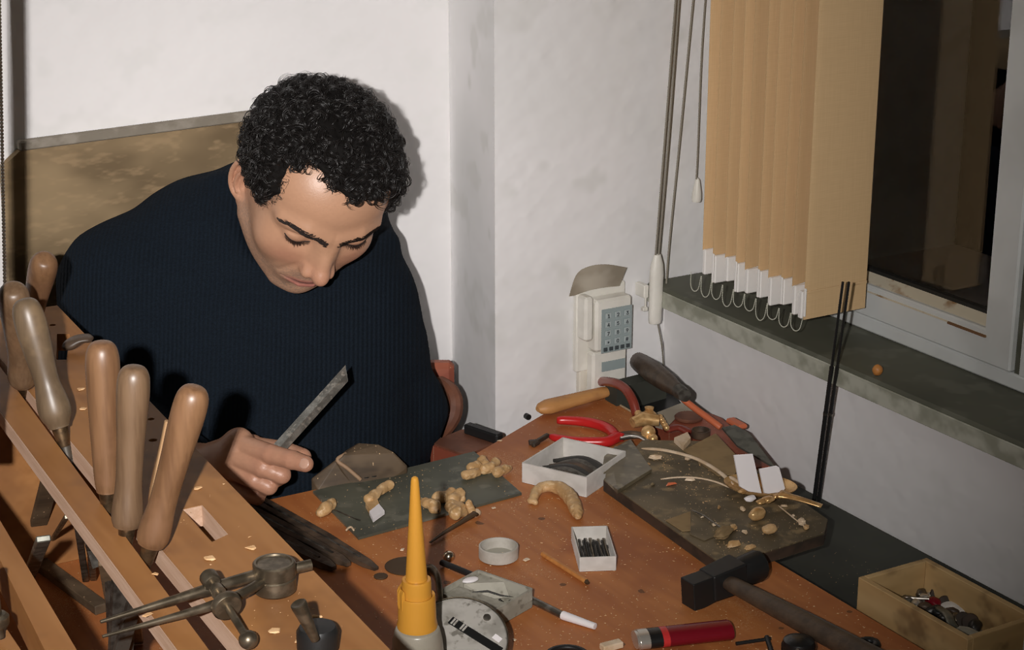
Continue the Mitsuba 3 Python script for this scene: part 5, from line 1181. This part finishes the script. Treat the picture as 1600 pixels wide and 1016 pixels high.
def head(p):
    d = sell(p, (0, -2, 41), (76, 80, 73))
    d = smin(d, sell(p, (0, 26, 52), (64, 63, 52)), 20)
    d = smin(d, sell(p, (0, 28, -6), (61, 64, 66)), 22)
    d = smin(d, sell(p, (0, 32, -40), (50, 48, 36)), 18)
    d = smin(d, both(lambda q: scap(q, (52, 12, -34), (19, 66, -66), 12.5, 11), p), 18)
    d = smin(d, sell(p, (0, 74, -67), (17, 12.5, 12)), 11)
    d = smin(d, both(lambda q: sell(q, (38, 58, -4), (22, 18, 20)), p), 22)
    d = smin(d, both(lambda q: schain(q, [(7, 86, 36), (28, 83, 41), (49, 67, 38)], [7.5, 7.5, 6]), p), 13)
    d = smax(d, -both(lambda q: sell(q, (31, 101, 22), (17, 20, 12)), p), 11)
    d = smax(d, -both(lambda q: sell(q, (18, 97, 25), (6, 9, 9)), p), 7)
    d = smin(d, both(lambda q: sell(q, (31, 70.5, 24), (14.5, 14, 11.5)), p), 4)          # the lowered lids
    d = smax(d, -both(lambda q: schain(q, [(19, 85.5, 29), (31, 86.5, 32), (44, 78, 29)], [1.0, 1.2, 1.0]), p), 2.5)   # lid crease
    d = smin(d, schain(p, [(0, 85, 33), (0, 95.5, 13), (0, 103, -4)], [6.8, 7.8, 8.6]), 10)
    d = smin(d, sell(p, (0, 105.5, -8.5), (9.2, 10.8, 9.2)), 5)
    d = smin(d, both(lambda q: sell(q, (12.6, 95, -12.5), (6.2, 9.5, 7.4)), p), 5.0)
    d = smin(d, both(lambda q: scap(q, (6, 88, 22), (8, 92, -4), 5, 6.2), p), 9)
    d = smax(d, -both(lambda q: sell(q, (6.5, 103, -20.5), (3.3, 5.5, 4.0)), p), 2)
    d = smin(d, sell(p, (0, 71, -36), (30, 20, 20)), 14)
    d = smin(d, schain(p, [(-24, 81, -40.5), (-8, 89, -36.5), (0, 90, -37.5), (8, 89, -36.5), (24, 81, -40.5)], [1.8, 3.8, 3.6, 3.8, 1.8]), 3.2)
    d = smin(d, schain(p, [(-20, 82, -44), (-7, 88.5, -46.5), (7, 88.5, -46.5), (20, 82, -44)], [2.0, 4.8, 4.8, 2.0]), 3.5)
    d = smax(d, -schain(p, [(-27, 83, -41.5), (-9, 93.5, -41.2), (0, 94.5, -41.9), (9, 93.5, -41.2), (27, 83, -41.5)], [1.2, 2.0, 2.0, 2.0, 1.2]), 1.6)
    d = smax(d, -schain(p, [(-11, 91, -55), (11, 91, -55)], [4, 4]), 6)
    d = smax(d, -both(lambda q: schain(q, [(21, 94, -10), (27, 88, -22), (33, 82, -36)], [1.2, 1.6, 1.0]), p), 6)
    d = smin(d, both(ear, p), 3)
    d = smin(d, scap(p, (0, -18, -25), wh(NECK)[0] if False else NECKH, 56, 60), 22)
    return d


NECK = dep(470, 400, 2.10); NECKH = wh(NECK)
skin_h = surface(head, (-100, -115, -150), (100, 128, 142), 1.35)
hv = np.asarray(skin_h.vertices)


def skin_color(p):
    """pigment of the skin in the head frame: lips, flush, stubble with a grain"""
    base = np.array([.40, .222, .136]); c = np.repeat(base[None], len(p), 0)
    def blend(c, col, w): return c + (np.array(col) - c) * np.clip(w, 0, 1)[:, None]
    g = lambda q, r: np.exp(-((np.abs(p - np.array(q)) / np.array(r)) ** 2).sum(1))
    px = p.copy(); px[:, 0] = np.abs(px[:, 0]); gx = lambda q, r: np.exp(-((np.abs(px - np.array(q)) / np.array(r)) ** 2).sum(1))
    c = blend(c, (.40, .180, .118), .55 * gx((36, 80, -6), (20, 30, 16)) + .6 * g((0, 108, -8), (14, 20, 14)) + .5 * gx((72, -5, 2), (14, 30, 34)))
    n1 = meshkit.noise(p * 1.1, 3); n2 = meshkit.fbm(p * .05, 3, 9)
    beard = np.clip((-14 - p[:, 2]) / 22, 0, 1) * np.clip((p[:, 1] + 5) / 22, 0, 1) + gx((58, 24, -14), (14, 18, 30)) * 1.0
    beard = np.clip(beard, 0, 1) * (1 - .85 * np.exp(-((px[:, 0] / 30) ** 2 + ((p[:, 2] + 8) / 14) ** 2)))
    beard *= 1 - np.exp(-(((px[:, 0] - 38) / 15) ** 2 + ((p[:, 2] + 14) / 20) ** 2)) * .9
    c = blend(c, (.20, .135, .10), beard * (.30 + .42 * (n1 > .52)) * (.75 + .5 * n2))
    ms = np.exp(-((px[:, 0] / 24) ** 4 + ((p[:, 2] + 29) / 6.0) ** 4)) * (p[:, 1] > 75)
    c = blend(c, (.17, .11, .085), ms * (.35 + .4 * (n1 > .5)))
    lip = np.exp(-((px[:, 0] / 23) ** 6 + ((p[:, 2] + 42.0) / 7.4) ** 6)) * np.clip((p[:, 1] - 82 + .25 * px[:, 0]) / 4, 0, 1)
    c = blend(c, (.34, .135, .105), lip)
    c = blend(c, (.12, .055, .045), np.exp(-((px[:, 0] / 25) ** 6 + ((p[:, 2] + 41.4) / 1.5) ** 4)) * (p[:, 1] > 78))
    c = blend(c, (.30, .15, .10), .5 * gx((31, 84, 20), (15, 9, 4)))
    moles = [(-30, 40, 78), (-8, 80, 60), (-60, 30, -5)]
    for m_ in moles: c = blend(c, (.22, .11, .07), np.exp(-(np.linalg.norm(p - m_, axis=1) / 3.0) ** 4) * .0)
    return c * (.96 + .08 * meshkit.fbm(p * .35, 2, 5))[:, None]


# ---- right hand: bones as chains of joints (pixel, depth), radii in metres
def J(*q): return [dep(*a) for a in q]
Wr = dep(286, 735, 1.865)
FING = {
    'index': (J((376, 695, 1.812), (424, 710, 1.782), (456, 719, 1.768), (477, 725, 1.760)), (.0106, .0094, .0090, .0080)),
    'middle': (J((366, 712, 1.812), (412, 731, 1.790), (440, 742, 1.792), (430, 750, 1.815)), (.0108, .0098, .0088, .0080)),
    'ring': (J((358, 730, 1.818), (398, 750, 1.800), (420, 760, 1.802), (410, 764, 1.825)), (.0108, .0092, .0084, .0076)),
    'little': (J((352, 750, 1.832), (384, 773, 1.815), (402, 777, 1.82), (392, 776, 1.84)), (.0096, .0080, .0074, .0066)),
    'thumb': (J((330, 715, 1.875), (392, 700, 1.868), (442, 705, 1.835), (473, 714, 1.815)), (.0135, .0118, .0102, .0085)),
}
def hand(p):
    pal = None
    for k in ('index', 'middle', 'ring', 'little'):
        c = scap(p, Wr + (FING[k][0][0] - Wr) * .12, FING[k][0][0] + unit(Wr - FING[k][0][0]) * .004, .0155, .0125); pal = c if pal is None else smin(pal, c, .012)
    pal = smin(pal, scap(p, Wr + (dep(320, 720, 1.875) - Wr) * .3, FING['thumb'][0][1], .016, .0125), .012)
    pal = smin(pal, ssph(p, dep(374, 688, 1.816), .0100), .016)
    pal = smin(pal, schain(p, [Wr + unit(dep(200, 762, 1.99) - Wr) * .05, Wr], [.030, .0265]), .02)
    d = pal
    for k, (j, r) in FING.items():
        f = schain(p, j, r, .002)
        d = smin(d, f, .0028 if k != 'thumb' else .006)
    it, ib = FING['index'][0][3], FING['index'][0][2]
    d = d + .00035 * (meshkit.noise(p * 420, 2) - .5)
    return d
hl_o, hh_o = Wr - .06, FING['index'][0][3] + .03
allj = np.vstack([f[0] for f in FING.values()] + [[Wr]])
skin_r = surface(hand, allj.min(0) - (.10, .05, .09), allj.max(0) + (.05, .10, .06), .00115)

# ---- torso and arms: one set of joints for the body and, thicker, for the pullover
S = dict(nk=dep(430, 375, 2.10), up=dep(400, 395, 2.10), ch=dep(410, 520, 2.09), cl=dep(305, 500, 2.06), cr=dep(520, 490, 2.09), be=dep(430, 700, 2.07), bl=dep(350, 700, 2.05), br=dep(520, 690, 2.08),
         hp=dep(440, 930, 2.06), tr=dep(318, 376, 2.06), tl=dep(515, 420, 2.10),
         sr=dep(186, 450, 2.02), er=dep(150, 650, 2.00), wr=dep(292, 732, 1.875),
         sl=dep(558, 470, 2.08), el=dep(632, 640, 2.11), wl=dep(585, 780, 2.09), hl=dep(560, 850, 2.03))
def body(p, e=0.0, cuffs=False):
    d = schain(p, [S['up'], S['ch'], S['be'], S['hp']], [.080 + e, .098 + e, .108 + e, .118 + e], .05)
    d = smin(d, schain(p, [S['cl'], S['bl']], [.085 + e, .09 + e]), .05); d = smin(d, schain(p, [S['cr'], S['br']], [.078 + e, .088 + e]), .05)
    d = smin(d, schain(p, [S['nk'], S['tr'], S['sr']], [.058 + e, .052 + e, .050 + e], .02), .05)
    d = smin(d, schain(p, [S['nk'], S['tl'], S['sl']], [.050 + e, .045 + e, .040 + e], .02), .05)
    d = smin(d, schain(p, [S['sr'], S['er']], [.050 + e, .040 + e]), .035); d = smin(d, schain(p, [S['sl'], S['el']], [.042 + e, .034 + e]), .030)
    d = smin(d, schain(p, [S['er'], S['wr']], [.040 + e, .026 + e * .7]), .015)
    d = smin(d, schain(p, [S['el'], S['wl']], [.034 + e, .026 + e * .8]), .015)
    return d
def f_skin(p):
    d = body(p, -.004)
    d = smin(d, schain(p, [S['wl'], S['hl'], S['hl'] + (-.02, -.02, -.02), S['hl'] + (-.03, -.05, -.035)], [.026, .030, .026, .012]), .012)
    return smax(smin(d, scap(p, S['nk'], NECK, .05, .05), .04), p[:, 1] - (YB - .036), .02)
bpts = np.array(list(S.values()))
skin_b = surface(f_skin, bpts.min(0) - .17, bpts.max(0) + .14, .0075)
# left hand's fingers, resting out of sight under the bench pin
lf = []
for i in range(5):
    o = S['hl'] + np.array([-.022, -.03, -.022]) + np.array([.016, -.004, .003]) * (i - 2)
    lf.append(tube(spline([o, o + (-.012, -.03, -.012), o + (-.016, -.045, -.034)], 10), [.009, .009, .0088, .0086, .0084, .0082, .008, .0074, .006, .003], 10))
meshes = [tm(hw(hv), skin_h.faces), skin_r, skin_b] + lf
cols = np.vstack([skin_color(hv)] + [np.repeat(np.array([[.40, .212, .132]]), sum(len(m.vertices) for m in meshes[1:]), 0)])
# redder knuckles and fingertips
rv = np.asarray(skin_r.vertices); w_k = np.zeros(len(rv))
for j, r in FING.values():
    for q in j[1:]: w_k = np.maximum(w_k, np.exp(-(np.linalg.norm(rv - q, axis=1) / .013) ** 2))
i0 = len(hv); cols[i0:i0 + len(rv)] += (np.array([.36, .165, .108]) - cols[i0:i0 + len(rv)]) * (.7 * w_k)[:, None]
cols[i0:i0 + len(rv)] *= (.95 + .1 * meshkit.fbm(rv * 300, 2, 3))[:, None]
mat('skin', dict(type='mesh_attribute', name='vertex_color'), 0.42, spec=0.45, bump=relief(900.0, 2), bscale=.00012)
Mn = thing('person', 'man with black curly hair in a dark navy pullover bending over the bench', 'person')
part(Mn, 'body', cat(meshes), 'skin', True, color=np.clip(cols, 0, 1))
mat('brow_hair', (.016, .010, .008), .6, spec=.2)
mat('nail', (.46, .275, .20), .35)
nl_c = FING['index'][0][3]; nd = unit(FING['index'][0][3] - FING['index'][0][2])
vn = unit(C - nl_c); vn = unit(vn - nd * (vn @ nd))
nside = np.cross(nd, vn)
nv_ = np.asarray(trimesh.creation.icosphere(3, 1.0).vertices) * (.0052, .0060, .0016)
part(Mn, 'fingernail', tm(nv_ @ np.stack([nside, nd, vn], 1).T + nl_c + vn * .0068 + nd * .0032 + np.array([0, 0, .0]), trimesh.creation.icosphere(3, 1.0).faces), 'nail', True)

# ---- pullover
def pullover(p):
    d = body(p, .012)
    lp = [(347, 290, 2.03), (346, 345, 2.01), (366, 408, 2.0), (420, 452, 2.0), (478, 476, 2.0), (545, 455, 2.03), (600, 385, 2.08), (585, 330, 2.16), (500, 290, 2.21), (425, 278, 2.16), (378, 276, 2.07)]
    k = J(*lp); k.append(k[0])
    d = smin(d, schain(p, k, [.0135] * len(k), .01), .022)
    # folds
    q = p
    w = meshkit.fbm(np.stack([q[:, 0] * 9, q[:, 1] * 9, q[:, 2] * 15], 1), 3, 4) - .5
    d = d + .016 * w
    d = smax(d, p[:, 1] - (YB - .022), .03)
    # open neck
    return smax(d, -scap(p, hw((0, 0, -40)), NECK + (0, 0, .02), .060, .050), .012)
jum = surface(pullover, bpts.min(0) - (.18, .18, .02), bpts.max(0) + (.15, .10, .10), .0045)
jv = np.asarray(jum.vertices)
jv_ok = jv[:, 2] > .0
# ribs follow the sleeve on the arms and hang straight on the trunk
def near_arm(p, a, b): return scap(p, a, b, 0)
lat = jv @ RT + .25 * (jv @ np.array([0, 0, 1.0])) * 0
uvx = lat.copy()
dt = schain(jv, [S['up'], S['ch'], S['be']], [.10, .12, .13])
mat('knit', proc(lambda p, n, uv: mix((.0046, .0084, .0140), (.0037, .0068, .0112), smoothstep(-.1, .9, dr.sin(uv.x * 1350.0))) * (0.75 + 0.5 * noise(p.x * 700, p.y * 700, p.z * 700))), 0.9, spec=0.15, sheen=0.08,
    bump=proc(lambda p, n, uv: dr.sin(uv.x * 1350.0) * 0.4 + 0.35 * noise(p.x * 900, p.y * 900, p.z * 900), 3e-4), bscale=.0009)
part(Mn, 'pullover', jum, 'knit', True, uv=np.stack([uvx, jv[:, 2]], 1), label='dark navy ribbed knit pullover')
# trousers and shoes under the bench, out of sight
hpx = S['hp']
lg = lambda s: [hpx + (s * .09, -.02, -.06), hpx + (s * .13, -.30, -.10), hpx + (s * .13, -.27, -.50)]
def trousers(p):
    d = sell(p, hpx + (0, 0, -.05), (.19, .13, .13))
    for s in (-1, 1): d = smin(d, schain(p, lg(s), [.085, .062, .048], .03), .04)
    return d
LO, HI = hpx - (.30, .46, .60), hpx + (.30, .22, .14)
mat('denim', (.02, .025, .04), .9); mat('shoe', (.02, .015, .012), .5)
part(Mn, 'trousers', surface(trousers, LO, HI, .011), 'denim', True)
for s in (-1, 1):
    a = lg(s)[2]; part(Mn, 'shoe', move(lump((0, 0, 0), (.048, .135, .05), 3, .05), None, (a[0], a[1] - .05, .06)), 'shoe', True)
sz_ = hpx[2] - .19
ch = thing('office_chair', 'chair with a red brown vinyl back showing behind the man\'s left elbow', 'chair')
c = dep(684, 588, 2.22)
part(ch, 'backrest', obox((c[0] - .006, c[1], c[2]), rotz(-.53), (0.050, 0.022, 0.040), 0.006), 'red_vinyl')
part(ch, 'armrest', tube(spline([dep(688, 600, 2.20), dep(703, 610, 2.17), dep(711, 626, 2.16), dep(710, 645, 2.16), dep(703, 660, 2.16), dep(690, 675, 2.17)], 20), .0095, 10), 'brown_leather', label='dark brown curved armrest')
part(ch, 'seat', move(lathe([(0, 0), (.15, 0), (.17, .01), (.17, .03), (.15, .04), (0, .04)], 32), None, (hpx[0], hpx[1] - .02, sz_ - .04)), 'red_vinyl')
part(ch, 'post', tube([(hpx[0], hpx[1] - .02, .05), (hpx[0], hpx[1] - .02, sz_ - .041)], .025, 14), 'black_iron')
part(ch, 'back_support', tube(spline([(hpx[0] + .10, hpx[1] + .02, sz_ - .045), (c[0] - .06, c[1] - .04, sz_ - .03), (c[0] - .05, c[1] - .016, sz_ + .1), (c[0] - .012, c[1] - .006, c[2] - .02)], 20), .008, 8), 'black_iron')
part(ch, 'base', cat([beam((hpx[0], hpx[1] - .02, 0.03), (hpx[0] + .2 * math.cos(a), hpx[1] - .02 + .2 * math.sin(a), 0.03), 0.035, 0.04, 0.01) for a in np.arange(5) * 1.2566 + .3]), 'black_iron')

# ---- hair: a lumpy cap and many separate curls
def hairmask(p):
    """> 0 where hair grows (head frame)"""
    x, y, z = np.abs(p[:, 0]), p[:, 1], p[:, 2]
    zl = np.interp(p[:, 0], [-56, -46, -38, -30, -17, 0, 15, 30, 40, 50, 58], [90, 100, 104, 103, 97, 93, 90, 89, 90, 89, 80])
    ym = np.interp(z, [20, 26, 45, 60, 72, 86, 100], [40, 44, 51, 55, 48, 38, 24])
    front = np.maximum(np.minimum(z - zl, 25), np.where(x > 46, np.minimum(ym - y, z - 27), -30))
    m = np.where(y > 24, front, np.where(y > 4, z - 26, np.where(y > -34, z - 22 + np.clip(-y - 14, 0, 20), z + 62)))
    return m
def haircap(p):
    n_ = meshkit.noise(p / 9.0, 11); n2_ = meshkit.noise(p / 4.5, 12)
    d = sell(p, (0, -2, 41), (76, 80, 73)); d = smin(d, sell(p, (0, 26, 52), (64, 63, 52)), 20); d = smin(d, sell(p, (0, 28, -6), (61, 64, 66)), 22)
    up_ = np.clip((p[:, 2] - 20) / 60, 0, 1); fr = np.clip((p[:, 1] - 10) / 60, 0, 1)
    d = d - (2.5 + 4.0 * up_ + 3.0 * up_ * fr) - 6.0 * (n_ - .42) - 3.0 * (n2_ - .5)
    return smax(d, -hairmask(p) * .7 + 3.0 * (n2_ - .5), 4)
cap = surface(haircap, (-100, -122, -80), (100, 112, 155), 1.9)
mat('hair', (.0055, .0047, .0043), .8, spec=.1)
mat('hair_curl', (.009, .0075, .0068), .36, spec=.5)
hr = part(Mn, 'hair', tm(hw(cap.vertices), cap.faces), 'hair', True, label='short black curly hair')
rg = np.random.default_rng(21)
cv, cn = np.asarray(cap.vertices), meshkit.arrays(cap, True)[2]
hm = hairmask(cv); good = np.flatnonzero((hm > 1.0) & (cv[:, 2] > -60))
ip = rg.choice(good, 2300, replace=False)
vs, fs, off = [], [], 0
NP, NSD = 22, 3
tt = np.linspace(0, 1, NP)
for i in ip:
    o, nrm = cv[i], cn[i]; upf = np.clip((o[2] - 10) / 60, 0, 1)
    tv = np.cross(nrm, rg.normal(size=3)) + np.array([0, .5, -.3]); tv -= nrm * (tv @ nrm); tv /= np.linalg.norm(tv) + 1e-9; bv = np.cross(nrm, tv)
    rc = rg.uniform(4.0, 8.2) * (.6 + .4 * upf); turns = rg.uniform(.6, 1.3); ph = rg.uniform(0, 6.28); ln = rg.uniform(4, 12) * (.5 + .5 * upf); sg_ = rg.choice([-1, 1])
    a = ph + sg_ * 2 * math.pi * turns * tt
    base_ = o - nrm * 3.6 + tv[None] * (ln * tt)[:, None]
    for k_ in range(4):                                   # a lock: hairs that run side by side
        r_ = rc * rg.uniform(.8, 1.15); sh = tv * rg.uniform(-1.6, 1.6) + nrm * rg.uniform(-.9, .9)
        P_ = base_ + sh + bv[None] * (r_ * np.cos(a + .12 * k_))[:, None] + nrm[None] * (r_ * .8 * np.sin(a + .12 * k_) + r_ * .62)[:, None]
        m_ = tube(P_, np.interp(tt, [0, .5, 1], [.42, .38, .10]) * rg.uniform(.7, 1.2), NSD, cap=False)
        vs.append(m_.vertices); fs.append(m_.faces + off); off += len(m_.vertices)
# fine short hairs along the hairline
edge = np.flatnonzero((np.abs(hairmask(hv)) < 5) & (hv[:, 1] > 25) & (head(hv) < 1))
hn = meshkit.arrays(skin_h, True)[2]
for i in rg.choice(edge, min(500, len(edge)), replace=False):
    o, nrm = hv[i], hn[i]; tv = rg.normal(size=3) * .5 + np.array([0, .3, -.6]); tv -= nrm * (tv @ nrm); tv /= np.linalg.norm(tv) + 1e-9; bv = np.cross(nrm, tv)
    rc = rg.uniform(1.5, 3.2); a = rg.uniform(0, 6.28) + np.linspace(0, rg.uniform(2, 6), 10); l_ = np.linspace(-1, rg.uniform(2, 6), 10)
    P_ = o + nrm * (.6 + rc * .4 * (1 + np.sin(a)))[:, None] + tv * l_[:, None] + bv * (rc * np.cos(a))[:, None]
    m_ = tube(P_, np.interp(np.linspace(0, 1, 10), [0, 1], [.26, .08]), 3, cap=False); vs.append(m_.vertices); fs.append(m_.faces + off); off += len(m_.vertices)
k = part(hr, 'curls', tm(hw(np.vstack(vs)), np.vstack(fs)), 'hair_curl', True); labels[k] = dict(label='loose black curls', kind='stuff')

# ---- eyebrows and lashes
def on_skin(p, n_=24):
    """moves points along y onto the face"""
    p = np.array(p, float)
    for _ in range(n_): p[:, 1] -= np.clip(head(p), -3, 3) * .8
    return p
for s in (-1, 1):
    B_ = []
    bl_x = np.array([5, 14, 25, 36, 46, 54]); bl_z = np.array([34.0, 36.8, 41.0, 43.0, 42.0, 37.5]); hwid = np.array([3.6, 5.0, 4.6, 3.0, 2.0, 1.0])
    n_h = 430; q_ = rg.uniform(0, 1, n_h); x_ = np.interp(q_, np.linspace(0, 1, 6), bl_x); z_ = np.interp(x_, bl_x, bl_z) + rg.uniform(-1, 1, n_h) * np.interp(x_, bl_x, hwid)
    r0 = on_skin(np.stack([s * x_, np.full(n_h, 84.0) - .006 * (x_ - 8) ** 2, z_], 1)); r1 = r0 + np.stack([s * rg.uniform(3, 5.5, n_h), np.full(n_h, .6), rg.uniform(-.5, 1.8, n_h) * np.where(z_ > np.interp(x_, bl_x, bl_z), -.6, 1)], 1); r1[:, 0] = np.clip(r1[:, 0], -57, 57); r1 = on_skin(r1)
    for a, b in zip(r0, r1): B_.append(tube([a + (0, .1, 0), (a + b) / 2 + (0, .9, 0), b + (0, .5, 0)], [.26, .22, .06], 3, cap=False))
    m_ = cat(B_); part(Mn, 'eyebrow', tm(hw(m_.vertices), m_.faces), 'brow_hair', True, label='dark eyebrow')
    L_ = []
    for x_ in np.linspace(19, 44, 46):
        u_ = (x_ - 31.5) / 12.5; z_ = 19.2 + 3.0 * u_ * u_ + .8 * u_
        a = on_skin(np.array([[s * x_, 86.0, z_]]))[0]; l_ = rg.uniform(3.0, 6.0) * (1 - .35 * u_ * u_)
        d_ = unit([s * .30 * u_, .72, -.62]); L_.append(tube([a, a + d_ * l_ * .5 + (0, 0, -.5), a + d_ * l_ + (0, .5, 0)], [.28, .22, .06], 3, cap=False))
    lc_ = on_skin(np.array([[s * x_, 86.0, 19.2 + 3.0 * ((x_ - 31.5) / 12.5) ** 2 + .8 * (x_ - 31.5) / 12.5] for x_ in np.linspace(18, 45, 16)]))
    L_.append(tube(lc_ + (0, .1, 0), .65, 6)); m_ = cat(L_)
    part(Mn, 'eyelashes', tm(hw(m_.vertices), m_.faces), 'brow_hair', True, label='dark lowered eyelashes')

# ---- the tool in his hand: a three cornered graver with a broken end
g0, g1 = dep(425, 712, 1.806), dep(538, 587, 1.845)
u = unit(g1 - g0); x = unit(np.cross(u, FW)); z = np.cross(x, u); z = z if z @ FW < 0 else -z
def sect(c, k=1.0, tw=0.0):
    pts = [(-.0066, -.001), (-.0066, .0016), (-.0004, .0066), (.0062, .0004), (.0060, -.002), (0, -.004)]
    return [c + x * a * k + z * b * k for a, b in pts]
e_ = g1
end = sect(e_)
end = [q + u * d for q, d in zip(end, (-.004, -.004, .000, .009, .008, .001))]
mat('graver_steel', blotch((.34, .34, .31), (.20, .20, .18), 110.0, c3=(.45, .43, .38), s3=260.0), .4, metallic=.75)
gr = thing('hand_graver', 'three cornered steel graver with a broken tip held in the man\'s hand', 'graver')
part(gr, 'blade', hull(sect(g0) + sect(g0 + (g1 - g0) * .98) + end), 'graver_steel', False)
